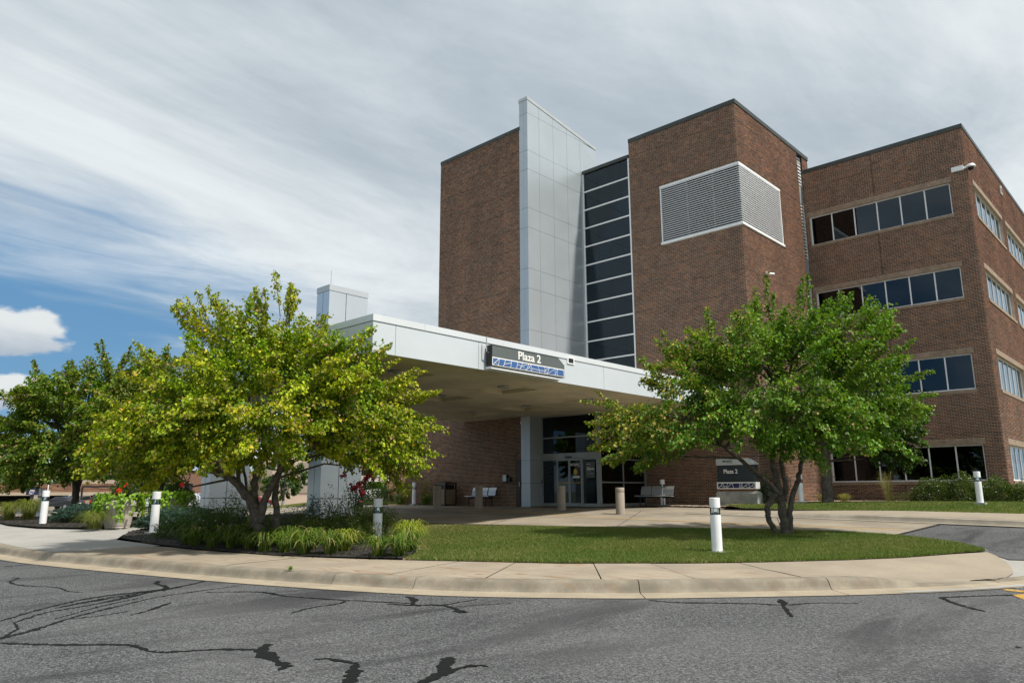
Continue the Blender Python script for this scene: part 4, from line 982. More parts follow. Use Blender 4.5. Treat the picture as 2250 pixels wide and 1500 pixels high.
for i, ((x, y), lab) in enumerate(bspots):
    o = proto if i == 0 else copy_tree(proto)
    zz = Z(x, y)+.02
    if x > 25: zz = BEDZ(x, y)+.06
    if i in (6,): zz = .05
    if i in (1,2): zz = bedz(x, y)
    if i == 2: zz = Z(x, y)-.03
    if i == 7: zz = .04
    o.location = (x, y, zz); o['label'] = lab
# concrete guard posts
def guard():
    r = empty('concrete_bollard', (0,0,0), 'x', 'bollard', 'concrete posts before the entrance')
    MB().lathe([(.155,-.15),(.155,.725),(.148,.74)], 24).build('post', cbollard_m, r, True, 0, True)
    MB().lathe([(.150,.741),(.156,.755),(.156,.885),(.145,.90)], 24).build('post_cap', cbollard_m, r, True, 0, True)
    return r
gproto = guard()
for i, ((x, y), lab) in enumerate((((21.6,15.14),'pale aggregate concrete post before the side glazing, by the bench'),((22.06,18.14),'pale aggregate concrete post before the sliding doors'),
        ((21.42,21.95),'aggregate concrete post before the bench on the brick wall'),((19.89,22.77),'aggregate concrete post beside the brown litter bin'))):
    o = gproto if i == 0 else copy_tree(gproto); o.location = (x, y, Z(x, y)-.02); o['label'] = lab
# benches: three perforated seats on a beam
def bench(n=3):
    r = empty('bench', (0,0,0), 'x', 'bench', 'perforated steel benches')
    w = .53
    for i in range(n):
        y0 = (i-n/2)*w+.012; y1 = y0+w-.024
        pr = [(-.52,.435),(-.50,.452),(-.30,.445),(-.08,.43),(-.03,.445)]
        V = []; 
        for (x, z) in pr: V += [(x,y0,z),(x,y1,z),(x,y1,z-.02),(x,y0,z-.02)]
        k = len(pr); F = [(a*4+j, a*4+(j+1)%4, (a+1)*4+(j+1)%4, (a+1)*4+j) for a in range(k-1) for j in range(4)]+[(3,2,1,0),((k-1)*4,(k-1)*4+1,(k-1)*4+2,(k-1)*4+3)]
        MB().add(V, F).build('seat', seat_m, r)
        pr = [(-.07,.47),(-.05,.55),(-.02,.70),(.045,.82)]
        V = []
        for (x, z) in pr: V += [(x,y0+.015,z),(x,y1-.015,z),(x+.02,y1-.015,z),(x+.02,y0+.015,z)]
        k = len(pr); F = [(a*4+j, a*4+(j+1)%4, (a+1)*4+(j+1)%4, (a+1)*4+j) for a in range(k-1) for j in range(4)]+[(3,2,1,0),((k-1)*4,(k-1)*4+1,(k-1)*4+2,(k-1)*4+3)]
        MB().add(V, F).build('backrest', seat_m, r)
        MB().tube([(-.04,(y0+y1)/2,.44),(-.05,(y0+y1)/2,.50),(-.01,(y0+y1)/2,.66)], .014, 6).build('back_strut', blackm, r)
    MB().box(-.28,-.22,-n*w/2,n*w/2,.37,.42).build('beam', blackm, r)
    for s in (-1, 1):
        y = s*(n*w/2-.25)
        for x in (-.46, -.04): MB().tube([(x,y,0),(x,y,.37)], .022, 8).build('leg', blackm, r)
        MB().box(-.47,-.03,y-.025,y+.025,.345,.37).build('cross_bar', blackm, r)
    return r
b1 = bench(); b1.location = (24.50, 24.75, .005); b1['label'] = 'three-seat perforated steel bench against the dark brick wall'
b2 = copy_tree(b1); b2.location = (26.55, 16.75, .015); b2['label'] = 'three-seat perforated steel bench beside the entrance glazing and gravel'
# litter bin
lb = empty('litter_bin', (23.9,26.75,0), 'brown square litter bin with pebble side panels and domed lid', 'litter bin', rz=math.radians(0))
q = .34
MB().box(-q,q,-q,q,.0,.06).build('bin_base', brownm, lb)
for sx, sy in ((-1,-1),(1,-1),(1,1),(-1,1)): MB().box(sx*q-.03,sx*q+.03,sy*q-.03,sy*q+.03,.0,1.0).build('corner_post', brownm, lb)
for a in range(4):
    rr = Matrix.Rotation(a*math.pi/2, 4, 'Z'); mb = MB().box(-q+.035,q-.035,-q-.012,-q+.02,.07,.76); mb.v = [tuple(rr @ Vector(v)) for v in mb.v]; mb.build('pebble_panel', agg_m, lb)
    mb = MB().box(-q+.035,q-.035,-q-.006,-q+.02,.77,.80); mb.v = [tuple(rr @ Vector(v)) for v in mb.v]; mb.build('rail', brownm, lb)
MB().box(-q+.05,q-.05,-q+.05,q-.05,.06,.97).build('liner', blackm, lb)
MB().add([(-q-.04,-q-.04,.99),(q+.04,-q-.04,.99),(q+.04,q+.04,.99),(-q-.04,q+.04,.99),(-q-.02,-q-.02,1.05),(q+.02,-q-.02,1.05),(q+.02,q+.02,1.05),(-q-.02,q+.02,1.05),(-.2,-.2,1.12),(.2,-.2,1.12),(.2,.2,1.12),(-.2,.2,1.12)],
    [(0,3,2,1),(0,1,5,4),(1,2,6,5),(2,3,7,6),(3,0,4,7),(4,5,9,8),(5,6,10,9),(6,7,11,10),(7,4,8,11),(8,9,10,11)]).build('lid', brownm, lb)
# wall-mounted smokers' box
sb_ = empty('ash_receptacle', (XF-.02,23.42,1.05), 'small steel ash receptacle mounted on the brick wall by the fin', 'ash receptacle')
MB().box(-.14,.0,-.12,.12,0,.34).build('box_body', blackm, sb_, False, .015); MB().box(-.155,-.141,-.10,.115,.04,.33).build('box_front', galv_m, sb_, False, .004); MB().box(-.12,.0,-.30,-.121,.03,.20).build('box_side', blackm, sb_)
# security cameras
c1 = empty('security_camera', (XR-.02,6.40,14.82), 'white dome security camera on an arm at the building corner', 'security camera', 'security cameras')
MB().box(-.07,.02,-.08,.40,-.10,.12).build('bracket', white_m, c1, False, .01)
MB().box(-.03,.0,-.36,-.08,-.05,.05).build('arm', white_m, c1)
MB().lathe([(.03,.10),(.16,.06),(.20,-.03),(.20,-.06),(.14,-.08)], 18, (-.02,-.36)).build('dome_housing', white_m, c1, True, 0, True)
MB().lathe([(.13,-.081),(.11,-.16),(.05,-.20),(.01,-.21)], 16, (-.02,-.36)).build('dome', blackm, c1, True)
c2 = empty('security_camera', (30.95,YT-.01,10.15), 'white bullet security cameras paired on the sunlit brick face', 'security camera', 'security cameras')
MB().box(-.06,.06,-.03,.0,-.08,.08).build('bracket', white_m, c2)
for s, rz in ((-1, .5), (1, -.35)):
    a = Vector((s*.05, -.05, 0)); b_ = a + Vector((s*.26*math.cos(rz), -.20, -.03+.02*s))
    MB().tube([a, a+(b_-a)*.3, b_], [.03,.055,.055], 12).build('camera_barrel', white_m, c2); MB().tube([b_, b_+(b_-a).normalized()*.008], .045, 12).build('camera_lens', blackm, c2)
wl = empty('wall_lamp', (44.6,YR-.01,16.2), 'tiny dark square fitting high on the side brick wall', 'wall lamp'); MB().box(-.16,.16,-.05,.0,-.22,.22).build('frame', white_m, wl); MB().box(-.10,.10,-.056,-.051,-.15,.15).build('glass', blackm, wl)
# fire department connection and utility box on the sunlit wall
fd = empty('fire_connection', (29.9,YT-.01,.95), 'red round fire department connection on the brick wall behind the maple', 'fire connection')
def disc(r, d, y0): return MB().tube([(0,y0,0),(0,y0-d,0)], r, 18)
disc(.13,.03,0).build('plate', red_m, fd)
for s in (-1,1): MB().tube([(s*.05,-.03,-.01),(s*.09,-.15,-.03)], [.045,.05], 12).build('inlet', galv_m, fd)
ub = empty('utility_box', (29.35,YT-.01,.55), 'grey metal meter box with conduit at the foot of the brick wall', 'utility box'); MB().box(-.14,.22,-.16,0,-.1,.32).build('box_body', galv_m, ub, False, .008); MB().tube([(.16,-.08,-.1),(.16,-.08,-.5)], .03, 8).build('conduit', galv_m, ub)
gp_ = empty('gas_pipe', (31.6,YT-.01,.2), 'thin grey gas pipe with orange union on the brick wall', 'pipe'); MB().tube([(0,-.12,0),(0,-.12,.75),(-.05,-.12,.95),(-.25,-.12,1.0)], .025, 8).build('pipe', galv_m, gp_); MB().tube([(0,-.12,.68),(.12,-.12,.68)], .04, 8).build('union', simple('orange_union', (.5,.16,.03), .5), gp_)

# ================================================================== PLANTS
def unit(v): return v/np.maximum(np.linalg.norm(v, axis=-1, keepdims=True), 1e-9)
def leaf_arrays(P, A, N, L, Wd, C, fold=.25):
    """kite leaves folded along the midrib: P base points, A axis, N normal, L length, Wd width, C colour"""
    A = unit(A); B = unit(np.cross(N, A)); N = np.cross(A, B); n = len(P)
    L = L[:,None]; Wd = Wd[:,None]
    V = np.stack([P, P+A*L*.45+B*Wd*.5+N*Wd*fold, P+A*L - N*L*.12, P+A*L*.45-B*Wd*.5+N*Wd*fold], 1).reshape(-1,3)
    i = (np.arange(n)*4)[:,None]; F = np.concatenate([i+np.array([[0,2,1]]), i+np.array([[0,3,2]])], 1).reshape(-1,3)
    return V, F, np.repeat(C, 4, 0)
def merge(parts):
    Vs, Fs, Cs, k = [], [], [], 0
    for V, F, C in parts: Vs.append(V); Fs.append(F+k); Cs.append(C); k += len(V)
    return np.concatenate(Vs), np.concatenate(Fs), np.concatenate(Cs)
def rnd_unit(g, n): return unit(g.normal(size=(n,3)))
def tree(name, loc, stems, lobes, n_cl, per, leaf, pal, label, group, seed, shoots=0, samara=0., cull=None, shoot_sides=None, shoot_len=(.55,1.1), droop=.55, limbs=46, tint=None):
    """stems: [(points (r,d,u), r0, r1)], lobes: [(r,d,u, Rr,Rd,Ru)] in the tree's own frame"""
    g = np.random.default_rng(seed)
    root = empty(name, loc, label, 'tree', group, rz=YAW-math.pi/2)
    # local x = right of view, y = away, z up
    tr = MB()
    sp = []
    for pts, r0, r1 in stems:
        P = np.array(pts, float); c = np.stack([np.interp(np.linspace(0,1,len(P)*4), np.linspace(0,1,len(P)), P[:,k]) for k in range(3)], 1) if len(P) < 3 else catmull(P, 5)
        c = c + np.concatenate([np.zeros((1,3)), g.normal(0, .012, (len(c)-1,3))]); rr = np.linspace(r0, r1, len(c))*(1+g.normal(0,.05,len(c)))
        tr.tube([tuple(p) for p in c], list(rr), 9); sp.append(c[len(c)//2:])
    SPT = np.concatenate(sp)
    Lb = np.array(lobes, float); wts = (Lb[:,3]*Lb[:,4]*Lb[:,5])**(2/3); wts /= wts.sum()
    li = g.choice(len(Lb), n_cl*3, p=wts); u = rnd_unit(g, n_cl*3); rad = g.uniform(.30, 1.0, n_cl*3)**.45*np.where(g.random(n_cl*3) < .18, g.uniform(1.0,1.22,n_cl*3), 1)
    Cn = Lb[li,:3]+u*rad[:,None]*Lb[li,3:]
    inside = np.zeros(len(Cn))
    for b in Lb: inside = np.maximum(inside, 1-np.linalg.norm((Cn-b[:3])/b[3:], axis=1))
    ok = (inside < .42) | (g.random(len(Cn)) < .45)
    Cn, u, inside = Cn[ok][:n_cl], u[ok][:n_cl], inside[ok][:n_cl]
    # limbs out to some of the clumps
    for i in g.choice(len(Cn), min(limbs, len(Cn)), replace=False):
        d = np.linalg.norm(SPT-Cn[i], axis=1)+np.maximum(0, SPT[:,2]-Cn[i,2]+.3)*2; a = SPT[np.argmin(d)]; m_ = (a+Cn[i])/2+g.normal(0,.12,3)+np.array([0,0,.12])
        tr.tube([tuple(a), tuple(m_), tuple(Cn[i])], [.032,.02,.007], 5, False)
    bands = []; ctr = Lb[:,:3].mean(0)
    def clump(c, ax, ln, n, spread, outer, kind=0):
        t = g.random(n)**.8; P = c+ax*((t-.35)*ln)[:,None]+g.normal(0,1,(n,3))*np.array([spread,spread,spread*.55])*(1.1-.5*t)[:,None]
        A = unit(ax*.7+rnd_unit(g, n)*.9+np.array([0,0,-droop])); N = unit(rnd_unit(g, n)*.75+np.array([0,0,1.0]))
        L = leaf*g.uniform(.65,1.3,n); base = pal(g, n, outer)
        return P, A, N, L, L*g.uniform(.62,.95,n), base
    Ps = []
    for i in range(len(Cn)):
        out = unit((Cn[i]-ctr)*np.array([1,1,.9])); ax = unit(out+np.array([0,0,.25 if Cn[i,2] > ctr[2] else -.30])+g.normal(0,.25,3))
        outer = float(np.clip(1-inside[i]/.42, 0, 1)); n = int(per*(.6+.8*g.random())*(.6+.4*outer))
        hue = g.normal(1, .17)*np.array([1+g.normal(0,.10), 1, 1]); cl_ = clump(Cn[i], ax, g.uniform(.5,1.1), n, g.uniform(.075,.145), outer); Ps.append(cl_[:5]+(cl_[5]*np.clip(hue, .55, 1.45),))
    for k in range(shoots):
        if shoot_sides is not None:
            b = np.array(shoot_sides[k % len(shoot_sides)], float); p0 = b[:3]+g.normal(0,.12,3); dirn = unit(b[3:]+g.normal(0,.10,3))
        else:
            j = g.choice(len(Lb), p=wts); uu = rnd_unit(g, 1)[0]; uu[2] = abs(uu[2])*1.2+.15; uu = unit(uu); p0 = Lb[j,:3]+uu*Lb[j,3:]*.88; dirn = unit(uu+np.array([0,0,.55])+g.normal(0,.2,3))
        ln = g.uniform(*shoot_len); p1 = p0+dirn*ln; p1[2] -= .04
        tr.tube([tuple(p0-dirn*.3), tuple((p0+p1)/2), tuple(p1)], [.012,.008,.003], 4, False)
        n = int(per*.62*ln); t = g.random(n)
        P = p0+(p1-p0)*t[:,None]+g.normal(0,.05,(n,3))*(1.35-t)[:,None]; A = unit(rnd_unit(g,n)*.7+dirn*.3+np.array([0,0,-.75])); N = unit(rnd_unit(g,n)+np.array([0,0,.6])); L = leaf*g.uniform(.7,1.25,n)
        Ps.append((P, A, N, L, L*g.uniform(.55,.8,n), pal(g, n, .9)))
    P, A, N, L, Wd, C = [np.concatenate(x) for x in zip(*Ps)]
    if samara > 0:
        k = g.random(len(P)) < samara*np.clip((np.linalg.norm((P-ctr)/np.ptp(P, axis=0), axis=1)-.18)*4, 0, 1)
        C[k] = np.array([.46,.30,.13])*g.uniform(.7,1.25,(k.sum(),1)); L[k] *= .62; A[k] = unit(A[k]+np.array([0,0,-1.5]))
    if cull is not None:
        cz, sz_ = math.cos(YAW-math.pi/2), math.sin(YAW-math.pi/2)
        wx = loc[0]+P[:,0]*cz-P[:,1]*sz_; wy = loc[1]+P[:,0]*sz_+P[:,1]*cz; keep = ~cull(wx, wy, loc[2]+P[:,2])
        P, A, N, L, Wd, C = P[keep], A[keep], N[keep], L[keep], Wd[keep], C[keep]
    if tint is not None:
        k = g.random(len(P)) < tint(P); C[k] = np.array([.40,.33,.05])*g.uniform(.6,1.2,(k.sum(),1))
    V, F, CC = leaf_arrays(P, A, N, L, Wd, C)
    tr.build('trunk', bark_m, root, True)
    link('crown', fast_mesh('crown', V, F, CC), leaf_m, root)
    return root
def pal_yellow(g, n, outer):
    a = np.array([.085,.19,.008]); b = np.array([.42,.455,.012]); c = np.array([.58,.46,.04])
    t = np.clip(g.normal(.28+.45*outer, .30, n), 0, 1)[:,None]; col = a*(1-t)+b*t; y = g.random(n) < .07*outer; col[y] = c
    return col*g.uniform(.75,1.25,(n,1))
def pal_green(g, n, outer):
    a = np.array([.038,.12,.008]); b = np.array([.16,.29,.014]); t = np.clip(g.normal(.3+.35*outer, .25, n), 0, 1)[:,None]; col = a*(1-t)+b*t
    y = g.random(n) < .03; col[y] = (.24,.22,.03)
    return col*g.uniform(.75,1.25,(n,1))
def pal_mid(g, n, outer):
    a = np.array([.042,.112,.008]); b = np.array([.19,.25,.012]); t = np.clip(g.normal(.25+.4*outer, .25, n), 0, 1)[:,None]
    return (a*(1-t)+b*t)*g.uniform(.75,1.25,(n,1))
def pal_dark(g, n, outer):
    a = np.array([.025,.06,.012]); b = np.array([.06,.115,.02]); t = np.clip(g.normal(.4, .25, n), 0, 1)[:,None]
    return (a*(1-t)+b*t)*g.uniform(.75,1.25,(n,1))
in_canopy = lambda x, y, z: ((x > 10.25) & (y > 14.05) & (y < 26.6) & (z > 3.85) & (z < 5.0)) | ((x > 13.1) & (x < 15.1) & (y > 20.7) & (y < 21.9))
# left maple, yellowing
LT_LOC = (8.62, 15.9, Z(8.62,15.9)+.06)
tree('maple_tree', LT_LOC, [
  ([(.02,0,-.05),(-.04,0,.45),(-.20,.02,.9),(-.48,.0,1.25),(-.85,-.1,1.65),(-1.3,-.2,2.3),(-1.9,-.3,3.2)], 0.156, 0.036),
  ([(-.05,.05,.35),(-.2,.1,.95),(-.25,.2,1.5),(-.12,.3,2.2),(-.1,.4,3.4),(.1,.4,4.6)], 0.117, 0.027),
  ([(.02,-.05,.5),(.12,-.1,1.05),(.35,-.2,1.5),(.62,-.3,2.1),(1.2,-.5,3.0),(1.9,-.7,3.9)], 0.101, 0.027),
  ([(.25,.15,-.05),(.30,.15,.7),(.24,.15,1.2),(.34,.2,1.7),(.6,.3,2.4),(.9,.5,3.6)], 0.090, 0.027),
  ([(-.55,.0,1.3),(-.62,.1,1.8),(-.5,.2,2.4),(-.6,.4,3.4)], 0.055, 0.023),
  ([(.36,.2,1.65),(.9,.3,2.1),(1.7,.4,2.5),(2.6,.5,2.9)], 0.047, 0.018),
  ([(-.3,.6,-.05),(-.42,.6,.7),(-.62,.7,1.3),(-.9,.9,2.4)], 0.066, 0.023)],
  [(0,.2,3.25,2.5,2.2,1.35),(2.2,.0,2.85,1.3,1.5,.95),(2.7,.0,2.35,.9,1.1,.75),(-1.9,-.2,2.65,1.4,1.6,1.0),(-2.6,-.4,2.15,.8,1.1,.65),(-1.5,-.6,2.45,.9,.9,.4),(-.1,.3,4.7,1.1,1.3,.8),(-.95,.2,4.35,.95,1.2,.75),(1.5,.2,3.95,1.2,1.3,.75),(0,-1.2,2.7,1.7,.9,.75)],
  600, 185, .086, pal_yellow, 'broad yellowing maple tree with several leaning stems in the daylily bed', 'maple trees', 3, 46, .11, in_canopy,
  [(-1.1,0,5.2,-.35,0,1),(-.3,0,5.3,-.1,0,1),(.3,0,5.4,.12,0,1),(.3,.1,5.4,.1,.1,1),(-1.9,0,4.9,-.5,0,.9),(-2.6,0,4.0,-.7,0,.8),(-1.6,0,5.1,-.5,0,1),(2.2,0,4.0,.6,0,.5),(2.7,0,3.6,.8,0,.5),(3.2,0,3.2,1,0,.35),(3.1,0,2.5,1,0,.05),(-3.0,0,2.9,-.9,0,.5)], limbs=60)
# right maple, greener
RT_LOC = (18.03, 7.86, Z(18.03,7.86)+.0)
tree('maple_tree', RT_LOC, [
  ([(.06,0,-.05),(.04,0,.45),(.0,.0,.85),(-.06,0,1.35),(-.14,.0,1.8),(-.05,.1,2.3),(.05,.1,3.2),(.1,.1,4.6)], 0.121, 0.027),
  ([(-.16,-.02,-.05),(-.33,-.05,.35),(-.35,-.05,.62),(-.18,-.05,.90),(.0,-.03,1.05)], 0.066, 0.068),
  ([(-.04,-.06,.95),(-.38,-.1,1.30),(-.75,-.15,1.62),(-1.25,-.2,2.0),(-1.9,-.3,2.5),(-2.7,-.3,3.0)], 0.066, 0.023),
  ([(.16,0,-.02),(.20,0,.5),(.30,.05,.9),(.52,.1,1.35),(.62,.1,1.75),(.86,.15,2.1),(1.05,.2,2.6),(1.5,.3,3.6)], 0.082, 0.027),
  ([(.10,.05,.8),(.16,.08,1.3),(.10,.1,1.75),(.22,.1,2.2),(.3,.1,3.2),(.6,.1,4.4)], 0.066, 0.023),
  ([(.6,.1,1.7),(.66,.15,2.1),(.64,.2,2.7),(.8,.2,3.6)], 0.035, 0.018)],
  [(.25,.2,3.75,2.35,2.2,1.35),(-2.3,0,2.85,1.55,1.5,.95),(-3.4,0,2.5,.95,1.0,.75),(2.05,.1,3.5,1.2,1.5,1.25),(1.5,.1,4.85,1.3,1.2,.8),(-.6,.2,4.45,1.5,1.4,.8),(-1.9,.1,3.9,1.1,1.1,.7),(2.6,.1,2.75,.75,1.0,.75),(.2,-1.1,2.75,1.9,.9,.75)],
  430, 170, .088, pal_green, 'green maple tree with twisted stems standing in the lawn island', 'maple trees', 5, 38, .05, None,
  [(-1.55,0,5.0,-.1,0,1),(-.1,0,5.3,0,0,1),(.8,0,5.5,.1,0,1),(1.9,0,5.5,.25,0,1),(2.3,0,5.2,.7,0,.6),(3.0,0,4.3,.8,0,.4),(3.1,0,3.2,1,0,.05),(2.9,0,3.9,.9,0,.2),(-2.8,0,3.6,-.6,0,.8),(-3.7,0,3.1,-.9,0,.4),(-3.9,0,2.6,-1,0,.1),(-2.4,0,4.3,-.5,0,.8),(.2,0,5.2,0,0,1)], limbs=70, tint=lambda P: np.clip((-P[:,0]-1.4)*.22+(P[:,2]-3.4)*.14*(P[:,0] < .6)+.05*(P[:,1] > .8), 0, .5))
# maples in the left bed
def stems_std(h=1.4, n=4, sp=.9, r0=.12):
    return [([(0,0,-.1),(.0,.0,h*.5),(.1*s,.05*s,h),(sp*s*.5,.1*s,h+.8),(sp*s*1.1,.2*s,h+1.9)], r0, .03) for s in np.linspace(-1,1,n)]
x, y = W(-16.6, 28.6); tree('maple_tree', (x,y,Z(x,y)), stems_std(1.5,3,.8,.15),
  [(0,0,3.7,2.6,2.2,1.4),(-2.3,0,2.7,1.3,1.3,.9),(2.0,0,3.3,1.4,1.4,1.1),(.6,0,4.9,1.4,1.3,.8),(0,-1.3,2.3,2.2,.9,.7),(-1.3,0,4.3,1.1,1.1,.8),(-1.8,-.6,1.9,1.4,1.0,.5),(1.5,-.5,2.2,1.3,1.0,.6)], 470, 150, .115, pal_mid, 'maple tree with a straight trunk behind the low blue spruce and planter', 'maple trees', 9, 24, .12, None,
  [(1.2,0,5.8,.2,0,1),(.5,0,5.9,-.1,0,1),(-1.6,0,5.1,-.5,0,1),(-2.4,0,4.3,-.6,0,.8),(-2.9,0,3.6,-.8,0,.5),(2.0,0,4.9,.3,0,1),(-.6,0,5.3,-.3,0,1),(-3.1,0,2.9,-1,0,.3)])
x, y = W(-12.9, 27.2); tree('maple_tree', (x,y,Z(x,y)), [([(-.35,0,-.1),(-.5,0,1.0),(-.7,0,1.9),(-1.2,0,3.2)], .07, .03),([(-.1,0,-.1),(-.15,.1,1.2),(-.1,.1,2.2),(-.3,.1,3.6)], .09, .03),([(.15,0,-.1),(.2,0,1.3),(.1,0,1.9),(-.1,0,2.8)], .12, .05),([(.2,0,1.2),(.5,0,1.8),(.7,.1,2.7),(1.1,.1,3.6)], .09, .03)],
  [(0,0,3.7,2.5,2.1,1.4),(1.6,0,3.0,1.3,1.4,.9),(-1.7,0,3.1,1.3,1.4,1.0),(.2,0,4.9,1.4,1.2,.8),(0,-1.2,2.4,2.0,.9,.6)], 420, 150, .115, pal_mid, 'multi-stemmed maple tree between the planters and the far pylon', 'maple trees', 10, 9, .15)
# tree by the right block; its shade is put into the dark leaf colours
x, y = 29.95, 11.15; tree('linden_tree', (x,y,BEDZ(x,y)), [([(0,0,-.1),(0,0,.25),(.02,0,1.6),(.1,0,2.8),(.2,0,4.2)], .26, .08),([(.05,0,2.2),(.9,0,2.7),(2.0,0,3.2)], .08, .03),([(0,0,2.3),(-.8,.1,3.0),(-1.5,.1,3.5)], .08, .03)],
  [(.8,0,4.0,2.0,1.4,1.1),(2.6,-.1,3.2,1.3,1.0,.9),(2.7,-.1,2.2,.9,.8,.7),(-.8,0,3.3,1.3,1.1,.9),(1.4,-.3,2.7,1.1,.8,.5)], 240, 120, .12, pal_dark, 'tree with shade painted into its dark leaves and a thick trunk close to the ground floor windows', 'trees', 14, 0, 0, lambda a, b, c: (a > 36.2) | ((a > 28.7) & (b > 13.2)), limbs=30)
# trees in the background
for r, d, h, sp, pal, lab, sd_ in ((-70.0,98,6.5,4.0,pal_green,'green street tree at the end of the parking garage',21), (-41.5,88,7.0,4.2,pal_mid,'feathery tree before the distant brick offices',22), (-25.6,84,6.0,3.0,pal_dark,'small dark tree before the beige service building',23), (-33.5,96,6.2,3.0,pal_mid,'leafy tree between the pylons beside the beige service building',24), (-18.4,100,3.0,2.0,pal_green,'small green tree beside the picnic shelter',25)):
    x, y = W(r, d); tree('street_tree', (x,y,Z(x,y)), stems_std(1.3,2,.6,.16), [(0,0,h*.58,sp*.55,sp*.55,h*.36),(-.9,0,h*.42,sp*.4,sp*.4,h*.2),(1,.2,h*.5,sp*.42,sp*.4,h*.22),(0,0,h*.82,sp*.3,sp*.3,h*.17)], 90, 62, .26, pal, lab, 'street trees', sd_, limbs=14)

def in_poly(px, py, poly):
    ins = np.zeros(len(px), bool); n = len(poly)
    for i in range(n):
        x1, y1 = poly[i]; x2, y2 = poly[(i+1) % n]
        c = ((y1 > py) != (y2 > py)) & (px < (x2-x1)*(py-y1)/(y2-y1+1e-12)+x1); ins ^= c
    return ins
# ---- grasses and shrubs
def blades(g, n, h, spread, wid, c0, c1, arch=1.0, base_r=.06, tip=None):
    """arching strap leaves, 4 segments each, origin at (0,0,0)"""
    az = g.uniform(0, 2*math.pi, n); d = np.stack([np.cos(az), np.sin(az), np.zeros(n)], 1); s = np.stack([-np.sin(az), np.cos(az), np.zeros(n)], 1)
    H = h*g.uniform(.6,1.15,n); R_ = spread*g.uniform(.25,1.1,n); b = d*(base_r*g.random(n))[:,None]+s*(base_r*g.normal(0,.6,n))[:,None]
    T = np.array([0,.3,.58,.82,1.0]); ww = np.array([.8,1,.9,.6,.05])*wid; V = []; 
    for t, w in zip(T, ww):
        z = H*(1-(1-np.minimum(t/.72,1))**2)*1.0 - arch*H*np.maximum(0,t-.6)**2*3.0
        p = b+d*(R_*t**1.5)[:,None]; p[:,2] += np.maximum(z, .01)
        V += [p-s*(w/2), p+s*(w/2)]
    V = np.stack(V, 1); n5 = 10; F = np.array([(2*k,2*k+1,2*k+3,2*k+2) for k in range(4)]); F = (np.arange(n)[:,None,None]*n5+F[None]).reshape(-1,4)
    t = g.random((n,1)); C = (np.array(c0)*(1-t)+np.array(c1)*t)*g.uniform(.8,1.2,(n,1)); dry = g.random(n) < .07; C[dry] = (.30,.24,.10)
    C = np.repeat(C[:,None], n5, 1)
    if tip is not None: C[:,8:] = np.array(tip)
    return V.reshape(-1,3), F, C.reshape(-1,3)
def clump_meshes(name, k, *a, **kw):
    return [fast_mesh(name, *blades(np.random.default_rng(100+i*7+len(name)), *a, **kw)) for i in range(k)]
def put(name, meshes, x, y, z, sc, label, cat, group, part_name, mat, i=0):
    root = empty(name, (x,y,z), label, cat, group, rz=rng.uniform(0,6.28)); root.scale = (sc,sc,sc*rng.uniform(.9,1.1))
    me = meshes[i % len(meshes)]; link(part_name, me, mat, root); return root
lily = clump_meshes('daylily_leaves', 4, 85, .40, .50, .023, (.055,.110,.015), (.12,.175,.020), 1.0, .10)
lily_y = clump_meshes('daylily_leaves_bright', 2, 190, .46, .44, .019, (.17,.235,.02), (.30,.32,.035), 1.0, .10)
s0, s1 = s_of((4.75,17.6)), s_of((7.0,8.45))
k = 0
for off, step in ((2.74,.62),(3.30,.80)):
    for s in np.arange(s0+.1*off, s1, step):
        p = edge_at(s, off)+rng.normal(0,.06,2); bk = back_of(s)
        dd = np.linalg.norm(bk-edge_at(s, 0)); p = edge_at(s, dd+off-2.40)+rng.normal(0,.06,2)
        if abs(float(np.dot(p-np.array((10.72,14.35)), RT))) < .42 and float(np.dot(p-np.array((10.72,14.35)), FW)) < .5 or not in_poly(np.array([p[0]-.1]), np.array([p[1]-.25]), bed_poly)[0]: continue
        put('daylily', lily, p[0], p[1], bedz(*p)-.01, rng.uniform(.85,1.15), 'low clump of arching green daylily leaves edging the bed by the sidewalk', 'plant', 'daylilies along the bed front', 'leaves', blade_m, k); k += 1
for i, (x, y, s_) in enumerate(((10.35,12.75,1.0),(10.85,13.3,1.1),(9.1,13.25,.9))): put('daylily', lily_y, x, y, bedz(x,y)-.01, s_, 'bright yellow-green daylily clump beside the tan edging pavers', 'plant', 'bright daylilies at the bed corner', 'leaves', blade_m, i)
fount = clump_meshes('fountain_leaves', 2, 420, .62, .75, .009, (.10,.135,.02), (.20,.21,.04), 1.15, .14)
for (x, y), lab, s_ in ((W(-16.75,26.2),'rounded fountain grass on black mulch left of the bollards',1.0),(W(-17.3,26.0),'wispy fountain grass next to the white bollard and blue spruce',.85),(W(-12.15,22.0),'fountain grass spilling at the foot of the planter',.85)): put('fountain_grass', fount, x, y, Z(x,y)+.05, s_, lab, 'grass', 'fountain grasses', 'leaves', blade_m, 0)
feath = clump_meshes('feather_leaves', 2, 130, 1.25, .75, .007, (.16,.16,.05), (.30,.25,.11), .15, .12)
for x, y, z, s_, lab in ((24.15,30.0,.02,1.15,'tall tan feather grass at the brick corner beside the small bollard'),(24.2,28.6,.02,1.05,'tall tan feather grass between the small bollard and the litter bin'),(34.6,10.35,BEDZ(34.6,10.35),1.0,'tan feather grass under the ground floor window')): put('feather_grass', feath, x, y, z, s_, lab, 'grass', 'feather grasses', 'leaves', blade_m, 0)
low = clump_meshes('low_grass_leaves', 1, 130, .35, .4, .010, (.17,.17,.03), (.33,.27,.06), 1.0, .12)
for x, y, lab in ((33.2,11.7,'yellowing low grass tuft on gravel by the brick tower'),(32.2,12.2,'small yellowing grass tuft at the foot of the dark tree')): put('low_grass', low, x, y, BEDZ(x,y), 1.0, lab, 'grass', 'low grass tufts', 'leaves', blade_m, 0)
